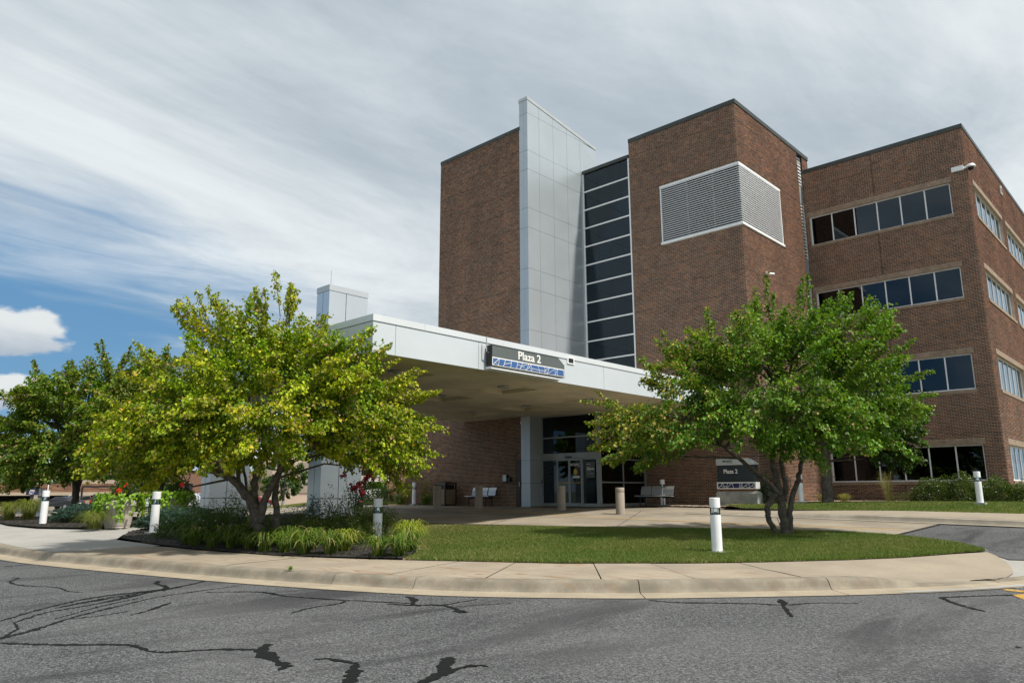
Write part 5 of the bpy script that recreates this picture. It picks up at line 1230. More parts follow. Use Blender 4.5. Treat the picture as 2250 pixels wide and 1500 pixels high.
low2 = clump_meshes('orange_daylily_leaves', 1, 150, .55, .45, .016, (.05,.10,.015), (.09,.15,.02), .9, .2)
def flower_dots(g, n, R_, H, size, col, zlo=.5):
    """small five-petalled flowers scattered over the top of a mound"""
    P, A, N, L, Wd, C = [], [], [], [], [], []
    for i in range(n):
        a = g.uniform(0,6.28); e = g.uniform(zlo,1.0); rr = math.sqrt(max(0,1-e*e))
        c = np.array([math.cos(a)*rr*R_*1.03, math.sin(a)*rr*R_*1.03, e*H*1.04]); nrm = unit(np.array([math.cos(a)*rr, math.sin(a)*rr, e]))
        t = unit(np.cross(nrm, rnd_unit(g,1)[0])); b = np.cross(nrm, t)
        for k in range(5):
            q = k*6.283/5; P.append(c); A.append(t*math.cos(q)+b*math.sin(q)+nrm*.35); N.append(nrm); L.append(size*g.uniform(.8,1.2)); Wd.append(size*.8); C.append(np.array(col)*g.uniform(.8,1.2))
    return leaf_arrays(np.array(P), np.array(A), np.array(N), np.array(L), np.array(Wd), np.array(C), .1)
def mound_leaves(g, n, R_, H, leaf, c0, c1, lump=.22, up_=.3, thin=.7, fill=.45):
    u = rnd_unit(g, n); u[:,2] = np.abs(u[:,2]); ph = g.uniform(0,6.28,6)
    lum = 1+lump*(np.sin(u[:,0]*5+ph[0])*np.sin(u[:,1]*6+ph[1])+.6*np.sin(u[:,2]*9+u[:,0]*7+ph[2])); r = lum*g.uniform(fill,1,n)**.5
    P = u*r[:,None]*np.array([R_,R_,H]); A = unit(u*.8+rnd_unit(g,n)*.8+np.array([0,0,up_])); N = unit(u+rnd_unit(g,n)*.6+np.array([0,0,.4])); L = leaf*g.uniform(.7,1.3,n)
    t = g.random((n,1)); C = (np.array(c0)*(1-t)+np.array(c1)*t)*g.uniform(.8,1.2,(n,1))
    return leaf_arrays(P, A, N, L, L*thin, C)
def shrub(name, x, y, z, R_, H, n, leaf, c0, c1, label, group, seed, flowers=None, lump=.22, up_=.3, thin=.7, stems=True):
    g = np.random.default_rng(seed); root = empty(name, (x,y,z), label, 'shrub', group, rz=g.uniform(0,6.28))
    V, F, C = mound_leaves(g, n, R_, H, leaf, c0, c1, lump, up_, thin); link('foliage', fast_mesh('foliage', V, F, C), leaf_m, root)
    if flowers:
        V, F, C = flower_dots(g, flowers[0], R_, H, flowers[1], flowers[2], flowers[3] if len(flowers) > 3 else .4); tag(link('flowers', fast_mesh('flowers', V, F, C), petal_m, root), kind='stuff')
    if stems:
        mb = MB()
        for k in range(6):
            a = g.uniform(0,6.28); mb.tube([(0,0,-.05),(.3*R_*math.cos(a),.3*R_*math.sin(a),H*.4),(.7*R_*math.cos(a),.7*R_*math.sin(a),H*.8)], [.012,.009,.004], 4, False)
        mb.build('stems', bark_m, root)
    return root
put('orange_daylily', low2, 24.0, 28.2, 0, .9, 'daylily clump with orange blooms beside the small bollard and litter bin', 'plant', 'plants at the brick corner', 'leaves', blade_m, 0)
put('orange_daylily', low2, 24.1, 30.3, 0, .9, 'dark daylily clump at the brick wall corner', 'plant', 'plants at the brick corner', 'leaves', blade_m, 0)
for i, (x, y) in enumerate(((24.0,28.2),(24.05,30.25))):
    V, F, C = flower_dots(np.random.default_rng(i+3), 5, .35, .55, .06, (.75,.30,.02), .6); root = [o for o in bpy.data.objects if o.name.startswith('orange_daylily') and o.parent is None][i]; tag(link('flowers', fast_mesh('flowers', V, F, C), petal_m, root), kind='stuff')
# spireas behind the daylilies
g = np.random.default_rng(44); k = 0
for x, y, R_, H in ((9.9,14.0,.55,.55),(10.1,15.0,.6,.6),(9.5,15.2,.5,.5),(9.2,16.9,.5,.55),(9.9,16.3,.6,.7),(10.9,15.6,.6,.7),(11.1,14.7,.5,.75),(11.5,15.6,.45,.6)):
    shrub('spirea_shrub', x, y, bedz(x,y)-.03, R_, H, 2300, .040, (.045,.085,.014), (.12,.15,.022), 'mounded green spirea shrub with tan seed heads under the yellowing maple', 'spirea shrubs', 50+k, (26,.028,(.30,.22,.11),.35), .25, .4, .55); k += 1
for x, y, R_, H in ((8.3,17.9,.55,.6),(8.6,18.7,.6,.75),(9.3,18.4,.65,.85),(9.6,19.3,.6,.8),(8.2,19.4,.5,.45)):
    shrub('rose_shrub', x, y, bedz(x,y)-.03, R_, H, 1900, .045, (.022,.05,.014), (.06,.10,.025), 'dark leafy rose shrub between the maple stems and the spreading spruce', 'dark rose shrubs', 70+k, (4,.03,(.7,.5,.45),.5), .3, .5, .6); k += 1
x, y = 11.75, 16.75; rs = shrub('rose_shrub', x, y, bedz(x,y)-.03, .62, .95, 1500, .05, (.02,.045,.012), (.05,.09,.022), 'tall rose shrub with crimson blooms before the near pylon', 'flowering roses', 90, (10,.045,(.42,.012,.06),.45), .4, .7, .6)
g = np.random.default_rng(91); mb = MB(); Ps = []
for k in range(11):
    a = g.uniform(0,6.28); tipp = np.array([math.cos(a)*g.uniform(.1,.55), math.sin(a)*g.uniform(.1,.55), g.uniform(.95,1.5)]); mb.tube([(0,0,.2),(tipp[0]*.4,tipp[1]*.4,tipp[2]*.6),tuple(tipp)], [.012,.009,.005], 5, False)
    n = 46; t = g.uniform(.45,1,n); P = tipp*t[:,None]+g.normal(0,.05,(n,3)); L = .05*g.uniform(.7,1.2,n); Ps.append(leaf_arrays(P, unit(rnd_unit(g,n)+np.array([0,0,.2])), rnd_unit(g,n), L, L*.62, np.array([.03,.06,.018])*g.uniform(.7,1.6,(n,1))))
    for j in range(int(g.integers(1,6))):
        m_ = 22; c = tipp+g.normal(0,.05,3); u = rnd_unit(g, m_); Ps.append(leaf_arrays(c+u*.012, u, rnd_unit(g,m_), np.full(m_,.055), np.full(m_,.055), np.array([.55,.015,.09])*g.uniform(.7,1.3,(m_,1))))
V, F, C = merge(Ps); link('canes_leaves', fast_mesh('canes_leaves', V, F, C), leaf_m, rs); mb.build('canes', bark_m, rs)
x, y = 11.0, 17.2; shrub('rose_shrub', x, y, bedz(x,y)-.03, .5, .9, 1100, .05, (.022,.045,.014), (.05,.085,.022), 'sparse dark rose shrub left of the crimson rose', 'flowering roses', 95, (5,.03,(.6,.35,.35),.6), .4, .7, .6)
# spreading blue spruces
def spruce(x, y, z, R_, H, label, seed):
    g = np.random.default_rng(seed); root = empty('blue_spruce', (x,y,z), label, 'shrub', 'spreading blue spruces'); Ps = []; mb = MB()
    for k in range(330):
        a = g.uniform(0,6.28); rr = R_*math.sqrt(g.random()); zt = H*(1-(rr/R_)**2)**.6*g.uniform(.35,1.0)+.05; c = np.array([math.cos(a)*rr, math.sin(a)*rr, zt]); ax = unit(np.array([math.cos(a+g.normal(0,.4)), math.sin(a+g.normal(0,.4)), .12+g.normal(0,.1)])); ln = g.uniform(.16,.32)
        n = 85; t = g.random(n); side = np.cross(ax, [0,0,1]); b = g.choice([-1,0,0,1], n)[:,None]*side*((1-t)*ln*.45)[:,None]
        P = c+ax*(t*ln)[:,None]+b; A = unit(ax*.8+rnd_unit(g,n)*.9+np.array([0,0,.25])); L = .055*g.uniform(.7,1.3,n)
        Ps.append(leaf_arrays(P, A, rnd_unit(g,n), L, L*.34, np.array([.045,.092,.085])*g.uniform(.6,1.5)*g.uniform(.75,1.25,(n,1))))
        if k % 5 == 0: mb.tube([(0,0,.05),tuple(c*.6),tuple(c+ax*ln*.6)], [.015,.01,.004], 4, False)
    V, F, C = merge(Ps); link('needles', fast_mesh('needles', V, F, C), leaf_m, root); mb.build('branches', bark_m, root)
    # inner needles, coloured darker to paint in shade, keep the mound closed
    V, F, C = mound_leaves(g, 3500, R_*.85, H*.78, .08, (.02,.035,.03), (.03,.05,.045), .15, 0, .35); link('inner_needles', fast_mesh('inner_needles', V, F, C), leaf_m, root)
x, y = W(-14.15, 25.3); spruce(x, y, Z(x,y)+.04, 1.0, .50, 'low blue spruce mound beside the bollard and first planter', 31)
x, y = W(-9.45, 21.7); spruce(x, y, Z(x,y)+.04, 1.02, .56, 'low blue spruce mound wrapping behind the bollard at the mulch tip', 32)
# hedge by the right block
for i, (x, y) in enumerate([(34.7, 8.6-1.15*k) for k in range(9)]):
    shrub('spirea_shrub', x, y, BEDZ(x,y)-.03, .86, .98+.12*math.sin(i*1.7), 4600, .066, (.020,.045,.010), (.07,.095,.016), 'flowering spirea with white blooms in the hedge under the right block windows', 'flowering hedge by the right block', 120+i, (34,.026,(.72,.66,.62),.1), .22, .3, .6)
x, y = 34.8, 9.75; shrub('barberry_shrub', x, y, BEDZ(x,y)-.03, .7, .4, 1100, .045, (.05,.04,.016), (.10,.075,.03), 'low bronze shrub between the feather grass and the hedge', None, 140)
x, y = 28.7, 13.0; shrub('yew_shrub', x, y, BEDZ(x,y)-.03, .5, 1.1, 2200, .05, (.018,.035,.012), (.04,.07,.018), 'dark rounded shrub between the monument sign and tower corner', None, 141)
for i, (r, d) in enumerate(((-8.9,46.5),(-7.9,46),(-6.9,46),(-5.9,45.6))):
    x, y = W(r, d); shrub('yew_shrub', x, y, Z(x,y)+.02, .85, .95, 1300, .075, (.03,.05,.014), (.08,.10,.03), 'dark green hedge shrub behind the strip of grass at the brick corner', 'hedge at the brick corner', 150+i)
for i, (r, d, lab) in enumerate(((-20.6,32.6,'dark red barberry bush on gravel beside the sign post'),(-22.4,32.8,'dark red barberry bush on gravel at the street edge'),(-34,72,'dark red barberry bush on the verge before the beige service building'),(-33,72.4,'rounded dark red barberry before the beige service building'),(-29.2,70,'dark low bush at the foot of the small dark tree'))):
    x, y = W(r, d); shrub('barberry_shrub', x, y, Z(x,y)-.03, .55 if d < 50 else 1.1, .42 if d < 50 else .9, 900, .05 if d < 50 else .1, (.045,.012,.014), (.09,.03,.028), lab, 'barberry bushes', 160+i)
# planters with lime vines and a red hibiscus
def planter(x, y, z, label, seed, bloom=True):
    g = np.random.default_rng(seed); root = empty('planter', (x,y,z), label, 'planter', 'planters with lime vines')
    MB().lathe([(.33,0),(.345,.035),(.335,.05),(.355,.09),(.36,.12),(.40,.42),(.405,.44),(.415,.45),(.42,.52),(.43,.53),(.465,.66),(.50,.67),(.505,.80),(.49,.82),(.45,.82),(.43,.74)], 36).build('pot', pot_m, root, True, 0, True)
    MB().lathe([(.44,.73),(.43,.745),(.01,.75)], 24).build('soil', mulch_m, root)
    Ps = []
    for k in range(44):
        a = g.uniform(0,6.28) if k > 26 else g.choice([0.1,1.9,3.4,4.6])+g.normal(0,.33); ln = g.uniform(.2,.75); n = int(26*(.4+ln)); t = g.random(n)
        rr = .38+.26*np.sin(np.minimum(t*2.2,1.57)); zz = .86+.16*np.sin(t*3.0)-ln*np.maximum(0,t-.3)*1.25
        P = np.stack([np.cos(a)*rr, np.sin(a)*rr, zz], 1)+g.normal(0,.055,(n,3)); o = np.stack([np.full(n,math.cos(a)), np.full(n,math.sin(a)), np.zeros(n)], 1)
        A = unit(o*.5+rnd_unit(g,n)*.6+np.array([0,0,-.75])); N = unit(o+np.array([0,0,.8])+rnd_unit(g,n)*.5); L = .105*g.uniform(.65,1.25,n); Ps.append(leaf_arrays(P, A, N, L, L*.95, np.array([.20,.36,.02])*g.uniform(.65,1.2,(n,1)), .15))
    V, F, C = merge(Ps); link('vine_leaves', fast_mesh('vine_leaves', V, F, C), leaf_m, root)
    V, F, C = mound_leaves(g, 900, .36, .62, .075, (.016,.035,.012), (.04,.075,.02), .3, .5, .65); V = V+np.array([.12,.05,.80]); link('hibiscus_leaves', fast_mesh('hibiscus_leaves', V, F, C), leaf_m, root)
    mb = MB()
    for k in range(5): a = k*1.3; mb.tube([(.05,.02,.75),(.12+.1*math.cos(a),.05+.1*math.sin(a),1.1),(.12+.25*math.cos(a),.05+.25*math.sin(a),1.35)], [.012,.01,.004], 5, False)
    mb.build('stems', bark_m, root)
    Ps = []
    toc = unit(np.array([-x, -y, 1.2]))
    pts = [(-.02,-.30,1.28),(-.12,-.22,1.10)] if bloom else [(.1,-.28,1.22)]
    for j, c in enumerate(pts):
        c = np.array(c); nrm = unit(np.array([-.55,-.8,.25])); t = unit(np.cross(nrm,[0,0,1])); b = np.cross(nrm,t)
        for q in range(5):
            an = q*6.283/5+j; n = 3; Ps.append(leaf_arrays(np.repeat(c[None],n,0), np.array([t*math.cos(an+w)+b*math.sin(an+w)+nrm*.25 for w in (-.3,0,.3)]), np.repeat(nrm[None],n,0), np.full(n,.095), np.full(n,.08), np.array([.72,.035,.012])*g.uniform(.8,1.15,(n,1)), .1))
    for j in range(16):
        c = np.array([g.uniform(-.4,.1), g.uniform(-.45,-.1), g.uniform(.85,1.0)]); u = rnd_unit(g,5); Ps.append(leaf_arrays(np.repeat(c[None],5,0), u, rnd_unit(g,5), np.full(5,.035), np.full(5,.03), np.array([.75,.09,.04])*np.ones((5,1)), .1))
    V, F, C = merge(Ps); link('red_blooms', fast_mesh('red_blooms', V, F, C), petal_m, root)['kind'] = 'stuff'
    return root
x, y = W(-11.85, 22.75); planter(x, y, Z(x,y)+.005, 'tan ribbed planter with lime vine and red hibiscus in full bloom', 33)
x, y = W(-10.75, 23.9); planter(x, y, Z(x,y)+.005, 'tan planter with lime vine behind the bollard at the mulch tip', 34, False)

# ---- lawns
def grass(name, poly, dens, h, zf, label, seed, wid=.006):
    g = np.random.default_rng(seed); xs = np.array(poly); lo_, hi_ = xs.min(0), xs.max(0); n = int(dens*np.prod(hi_-lo_))
    x = g.uniform(lo_[0],hi_[0],n); y = g.uniform(lo_[1],hi_[1],n); k = in_poly(x, y, poly); x, y = x[k], y[k]; n = len(x)
    z = np.array([zf(a, b) for a, b in zip(x, y)]) if callable(zf) else np.full(n, zf)
    az = g.uniform(0,6.28,n); H = h*g.uniform(.5,1.25,n); ln = g.normal(0,.5,(n,2))*H[:,None]; w = wid*g.uniform(.7,1.4,n)
    b = np.stack([x,y,z],1); s = np.stack([np.cos(az),np.sin(az),np.zeros(n)],1)*w[:,None]; t = b+np.concatenate([ln, H[:,None]],1)
    V = np.stack([b-s,b+s,t],1).reshape(-1,3); F = np.arange(n*3).reshape(-1,3)
    pat = .5+.25*np.sin(x*1.3+2*np.sin(y*.9))+.25*np.sin(y*1.9+x*.6)
    pat = np.clip(pat+.35*np.sin(x*4.1+1.7*np.sin(y*3.3))*np.sin(y*3.7+x*1.9), 0, 1); dry = np.clip(g.normal(.06+.30*pat, .24, n), 0, 1)[:,None]; dry = np.maximum(dry, (np.clip((y-11.5)/3.5,0,1)*.42)[:,None]*g.random((n,1))*1.3) if name == 'grass' else dry
    C = np.array([.068,.138,.015])*(1-dry)+np.array([.36,.285,.11])*dry; C = C*g.uniform(.65,1.3,(n,1))
    o = link(name, fast_mesh(name, V, F, np.repeat(C,3,0)), blade_m); tag(o, label, 'grass', kind='stuff'); return o
def LZ(x, y): return -0.6+0.6*min(max((.85*x+.53*y-15.5)/13.5,0),1)+.008
grass('grass', lawn_poly, 5600, .060, LZ, 'short lawn grass with dry tan patches on the island before the entrance', 61)
grass('grass', [(24.95,12.3),(25.35,9.7),(26.05,7.2),(26.55,4.3),(26.6,3.0),(33.6,2.5),(33.8,8.6),(32.5,10.6),(29.0,12.3),(27.2,13.2),(26.6,13.8)], 1500, .06, lambda x, y: BEDZ(x, y)-.005, 'narrow strip of lawn grass along the walk before the right block', 62, .009)
grass('grass', [(24.4,30.9),(24.3,44),(21,52),(30,50),(33,38),(26,31.2)], 450, .08, lambda x, y: Z(x, y)+.02, 'strip of lawn grass at the far brick corner by the hedge', 63, .016)
# bark chips on the mulch, pebbles on the gravel
def chips(name, poly, n, zf, size, c0, c1, label, cat, seed):
    g = np.random.default_rng(seed); xs = np.array(poly); lo_, hi_ = xs.min(0), xs.max(0); x = g.uniform(lo_[0],hi_[0],n); y = g.uniform(lo_[1],hi_[1],n); k = in_poly(x,y,poly); x, y = x[k], y[k]; n = len(x)
    P = np.stack([x,y,np.array([zf(a,b) for a,b in zip(x,y)])],1); L = size*g.uniform(.5,1.5,n); az = g.uniform(0,6.28,n); a = np.stack([np.cos(az),np.sin(az),g.normal(0,.25,n)],1)*L[:,None]; b = np.stack([-np.sin(az),np.cos(az),g.normal(0,.25,n)],1)*(L*g.uniform(.4,.9,n))[:,None]; u_ = np.array([0,0,1.])*(L*.55)[:,None]
    V = np.stack([P-a-b,P+a-b,P+a+b,P-a+b,P-a*.4-b*.4+u_,P+a*.4-b*.4+u_,P+a*.4+b*.4+u_,P-a*.4+b*.4+u_],1).reshape(-1,3); q = np.array([(4,5,6,7),(0,1,5,4),(1,2,6,5),(2,3,7,6),(3,0,4,7)]); F = (np.arange(n)[:,None,None]*8+q[None]).reshape(-1,4)
    t = g.random((n,1)); C = (np.array(c0)*(1-t)+np.array(c1)*t)*g.uniform(.7,1.3,(n,1)); o = link(name, fast_mesh(name,V,F,np.repeat(C,8,0)), petal_m); tag(o, label, cat, kind='stuff')
chips('bark_chips', bed_poly, 16000, lambda x,y: bedz(x,y)+.002, .02, (.012,.010,.009), (.05,.042,.036), 'black bark chips covering the bed under the yellowing maple', 'mulch', 64)
chips('bark_chips', bed2, 6000, lambda x,y: Z(x,y)+.062, .022, (.012,.010,.009), (.05,.042,.036), 'black bark chips round the fountain grass and bollards', 'mulch', 65)
chips('gravel', [(13.3,16.0),(14.9,16.2),(14.65,17.3),(14.6,18.9),(14.0,18.2),(13.4,17.3)], 1800, lambda x,y: Z(x,y)+.024, .028, (.25,.19,.14), (.5,.40,.33), 'pale river pebbles at the back corner of the planting bed', 'gravel', 66)
chips('gravel', [(26.9,13.6),(28.8,13.8),(28.8,18.6),(27.6,18.5),(27.3,15.6)], 4000, lambda x,y: max(BEDZ(x,y),.03)+.012 if y < 14 else .036, .03, (.25,.19,.14), (.5,.40,.33), 'tan river pebbles along the tower wall behind the bench', 'gravel', 67)
chips('gravel', [(29.5,12.4),(33,11.0),(34.6,9.3),(36.1,9.4),(36.1,13.2),(29.0,13.2)], 5000, lambda x,y: BEDZ(x,y)+.012, .03, (.27,.21,.15), (.55,.45,.36), 'pale river pebbles round the dark tree by the right block', 'gravel', 68)
g = np.random.default_rng(69); a = g.uniform(0,6.28,900); rr = .75*np.sqrt(g.random(900))
chips('leaf_litter', [(RT_LOC[0]+1.0*math.cos(t), RT_LOC[1]+.9*math.sin(t)) for t in np.linspace(0,6.28,24,endpoint=False)], 700, lambda x,y: LZ(x,y)+.02, .022, (.10,.065,.04), (.26,.18,.11), 'dry leaf litter ring at the foot of the right maple', 'leaf litter', 70)
wd = empty('weed', (*edge_at(s_of((6.05,11.2)), .62), -.6), 'small green weed sprouting from the kerb joint', 'weed'); wd.location = (6.62,11.15,-.597)
V, F, C = blades(np.random.default_rng(3), 16, .07, .09, .018, (.10,.20,.02), (.18,.28,.03), 1.0, .03); link('leaves', fast_mesh('weed_leaves', V, F, C), blade_m, wd)

# ================================================================== BACKGROUND
RZ = YAW - math.pi/2          # local x = right of view, y = away
def bg(name, r, d, z, label, cat, group=None, rot=0.):
    x, y = W(r, d); return empty(name, (x,y,z), label, cat, group, RZ+rot)
# parking garage
ga = bg('parking_garage', -66, 105, -1.9, 'low parking garage with patterned brick parapet and dark openings', 'building')
MB().box(-30,14,0,14,2.70,3.84).build('brick_parapet', garage_brick, ga); MB().box(-30,14,-.15,14.1,2.25,2.69).build('deck_edge', garage_c, ga)
MB().box(-30,14,-.1,.5,.52,.72).build('ledge', garage_c, ga); MB().box(-30,14,.0,.4,-.6,.515).build('brick_base', garage_brick, ga)
MB().box(-30,14,6,6.2,-.6,2.25).build('rear_wall', inner_m, ga); MB().box(-30,14,.5,6,-.5,-.45).build('deck', inner_m, ga)
for x in (-24,-12.5,-.6,11.2): MB().box(x-.4,x+.4,-.12,.45,.721,2.249).build('column', garage_c, ga)
MB().box(3.5,14,3,14,3.85,4.4).build('upper_deck', garage_c, ga); MB().box(3.5,14,4,13,4.9,5.0).build('upper_rail', steel_m, ga)
MB().tube([(1.2,-.2,2.2),(1.2,-.2,3.9)], .06, 6).build('downpipe', white_m, ga)
def far_building(name, r, d, z, w, h, dep, mat, label, wins=(), extra=None):
    b = bg(name, r, d, z, label, 'building'); MB().box(-w/2,w/2,0,dep,-1.5,h).build('wall', mat, b)
    MB().box(-w/2-.1,w/2+.1,-.1,dep+.1,h+.001,h+.22).build('coping', coping_m, b)
    for x0, x1, z0, z1 in wins:
        wn = MB().box(x0,x1,-.03,-.005,z0,z1).build('window', steel_m, b); MB().box(x0+.06,x1-.06,-.045,-.031,z0+.06,z1-.06).build('pane', carglass_m, wn)
    return b
far_building('brick_offices', -48, 112, -1.6, 14, 5.3, 12, far_red, 'distant flat-roofed brick offices behind the feathery tree', [(2.2,3.5,2.6,3.6),(-4,-2.5,2.6,3.6),(-1,.3,2.6,3.6),(5.0,6.3,2.6,3.6)])
sv = far_building('service_building', -27.2, 96, -.9, 11, 6.2, 10, beige_m, 'beige rendered service building with taupe panels behind the maple')
for x0, x1 in ((-4.6,-3.6),(-2.4,-1.2),(-.3,2.6)): MB().box(x0,x1,-.06,-.004,1.45,5.3).build('wall_panel', beige_d, sv)
MB().box(-5.5,9.5,-1.2,-.8,-1.5,1.1).build('garden_wall', beige_m, sv); MB().box(3.9,5.6,-.08,-.004,1.45,2.9).build('vent_grille', steel_m, sv); MB().box(1.0,1.3,-.12,-.061,2.6,2.9).build('alarm_bell', red_m, sv)
an = far_building('brick_annex', -9.6, 70, -.6, 3.9, 3.9, 10, annex_brick, 'tan brick annex with dark roof edge behind the hedge', [(1.3,1.9,1.6,2.5)])
MB().tube([(-.75,-.06,.4),(-.75,-.06,3.0)], .035, 6).build('downpipe', galv_m, an); MB().box(.55,.75,-.1,-.004,2.5,2.7).build('alarm_bell', red_m, an)
tw = bg('plant_tower', -10.4, 84, -.6, 'beige louvred rooftop plant tower behind the tan annex', 'building')
MB().box(-1.6,1.4,0,4,0,6.4).build('wall', beige_m, tw)
for k in range(9): MB().box(-1.0,1.38,-.05,-.004,4.0+k*.17,4.10+k*.17).build('louvre_slat', beige_d, tw)
MB().tube([(.9,1,6.4),(.9,1,8.8)], .05, 6).build('mast', steel_m, tw); MB().tube([(1.2,1,6.4),(1.2,1,8.8)], .05, 6).build('mast', steel_m, tw)
for k in range(4): MB().tube([(.9,1,6.9+k*.5),(1.2,1,6.9+k*.5)], .03, 5).build('mast_rung', steel_m, tw)
clinic = far_building('brick_clinic', -20.2, 116, -.9, 11, 6.2, 12, far_red, 'distant two-tone brick clinic with ribbon window past the near pylon', [(-4,5,4.1,4.9)])
MB().box(-5.6,5.6,-.2,-.05,2.6,4.05).build('pale_band', beige_m, clinic); MB().box(-5.4,-3.6,-.6,-.21,-1,6.4).build('stair_block', garage_c, clinic)
# picnic shelter
sh = bg('picnic_shelter', -15.4, 92, -.7, 'grey-roofed picnic shelter on posts behind the light poles', 'shelter')
MB().add([(-2.6,-1.8,2.6),(2.6,-1.8,2.6),(2.6,1.8,2.6),(-2.6,1.8,2.6),(-.8,0,3.5),(1.2,0,3.5)], [(0,1,5,4),(1,2,5),(2,3,4,5),(3,0,4),(3,2,1,0)]).build('roof', roof_m, sh)
for x in (-2.3,0,2.3):
    for y in (-1.5,1.5): MB().tube([(x,y,-1),(x,y,2.6)], .09, 8).build('post', steel_m, sh)
fn = bg('slat_fence', -15.6, 82, -.55, 'white horizontal slat screen below the picnic shelter', 'fence')
for k in range(6): MB().box(-1.9,1.2,0,.05,.15+k*.24,.28+k*.24).build('slat', white_m, fn)
for x in (-1.9,-.4,1.2): MB().box(x-.05,x+.05,.051,.13,0,1.6).build('post', steel_m, fn)
for i, (r, d) in enumerate(((-15.25,66),(-14.85,66.3),(-14.5,66.6))):
    b = bg('yellow_bollard', r, d, Z(*W(r,d))-.1, 'yellow steel guard post by the parked white car', 'bollard', 'yellow guard posts'); MB().lathe([(.11,0),(.11,1.05),(.06,1.12)], 12).build('post', yellow_m, b, True, 0, True); MB().lathe([(.16,0),(.16,.06)], 12).build('footing', conc_grey, b)
rf = bg('chain_fence', -18.9, 86, -.7, 'grey mesh enclosure with red panel past the near pylon', 'fence')
for x in np.linspace(-1.6,2.2,9): MB().tube([(x,0,0),(x,0,2.7)], .05, 6).build('post', galv_m, rf)
for z in (.3,1.4,2.6): MB().box(-1.6,2.2,-.03,.03,z,z+.06).build('rail', galv_m, rf)
MB().box(-1.7,-1.0,-.15,-.06,.7,2.3).build('red_panel', red_m, rf)
# light poles
def pole(r, d, h, label, arms=0., plate=None):
    x, y = W(r, d); p = empty('light_pole', (x,y,Z(x,y)), label, 'light pole', 'light poles', RZ)
    MB().lathe([(.22,-.2),(.22,.45),(.2,.5)], 12).build('footing', conc_grey, p); MB().tube([(0,0,.4),(0,0,h)], [.09,.06], 8).build('post', steel_m, p)
    if arms:
        for s in (-1,1): MB().box(s*.05 if s > 0 else -arms, arms if s > 0 else -.05, -.14,.14,h-.02,h+.09).build('lamp_head', steel_m, p)
    if plate:
        for s in (-1,1):
            pl = MB().box(.07*s if s > 0 else -.30, .30 if s > 0 else -.07, -.03,-.005,plate,plate+.5).build('banner_plate', steel_m, p); link('banner_letter', text_on2('O', s, plate), letter_m, p)
    return p
def text_on2(ch, s, z):
    me = text_mesh(ch, .3, 0, .002); n = len(me.vertices); co = np.zeros(n*3, np.float32); me.vertices.foreach_get('co', co); co = co.reshape(-1,3); co[:,:2] -= co[:,:2].mean(0); o = np.zeros_like(co); o[:,0] = co[:,0]*.55+s*.185; o[:,1] = -.033-co[:,2]; o[:,2] = co[:,1]+z+.25; me.vertices.foreach_set('co', o.ravel()); me.update(); return me
pole(-8.85, 58, 8.6, 'tall dark light pole with small plates in front of the tan annex', .9, 4.5)
pole(-15.3, 90, 6.2, 'distant twin-arm light pole beside the picnic shelter', 1.1)
pole(-24.9, 82, 6.0, 'dark light pole before the beige service building', 0)
pole(-50.3, 86, 3.2, 'short dark post at the parking lot entry by the silver-tan SUV', 0)
fr = bg('clearance_frame', -47.2, 88, Z(*W(-47.2,88)), 'dark overhead bar across the parking lot entry', 'clearance bar'); MB().box(-3.2,3.4,-.06,.06,2.45,2.65).build('bar', steel_m, fr)
for x in (-3.2,3.4): MB().box(x-.08,x+.08,-.08,.08,0,2.449).build('post', steel_m, fr)
# navy direction sign
ds = bg('direction_sign', -24.9, 39, Z(*W(-24.9,39))-.05, 'navy direction sign on a dark post above the barberries', 'sign')
MB().box(-.06,.06,-.06,.06,0,1.02).build('post', steel_m, ds); MB().box(-.15,.15,-.15,.15,-.1,.06).build('footing', blackm, ds); MB().box(-.30,.34,-.05,.05,1.02,1.42).build('sign_face', signnavy_m, ds)
me = text_mesh('Plaza 2', .14, .002, .002); n = len(me.vertices); co = np.zeros(n*3, np.float32); me.vertices.foreach_get('co', co); co = co.reshape(-1,3); o_ = np.zeros_like(co); o_[:,0] = co[:,0]*.6-.14; o_[:,1] = -.053-co[:,2]; o_[:,2] = co[:,1]+1.06; me.vertices.foreach_set('co', o_.ravel()); me.update(); link('sign_lettering', me, letter_m, ds)
MB().box(-.10,.30,-.053,-.0505,1.24,1.28).box(-.13,.16,-.053,-.0505,1.18,1.21).build('sign_lines', letter_m, ds)
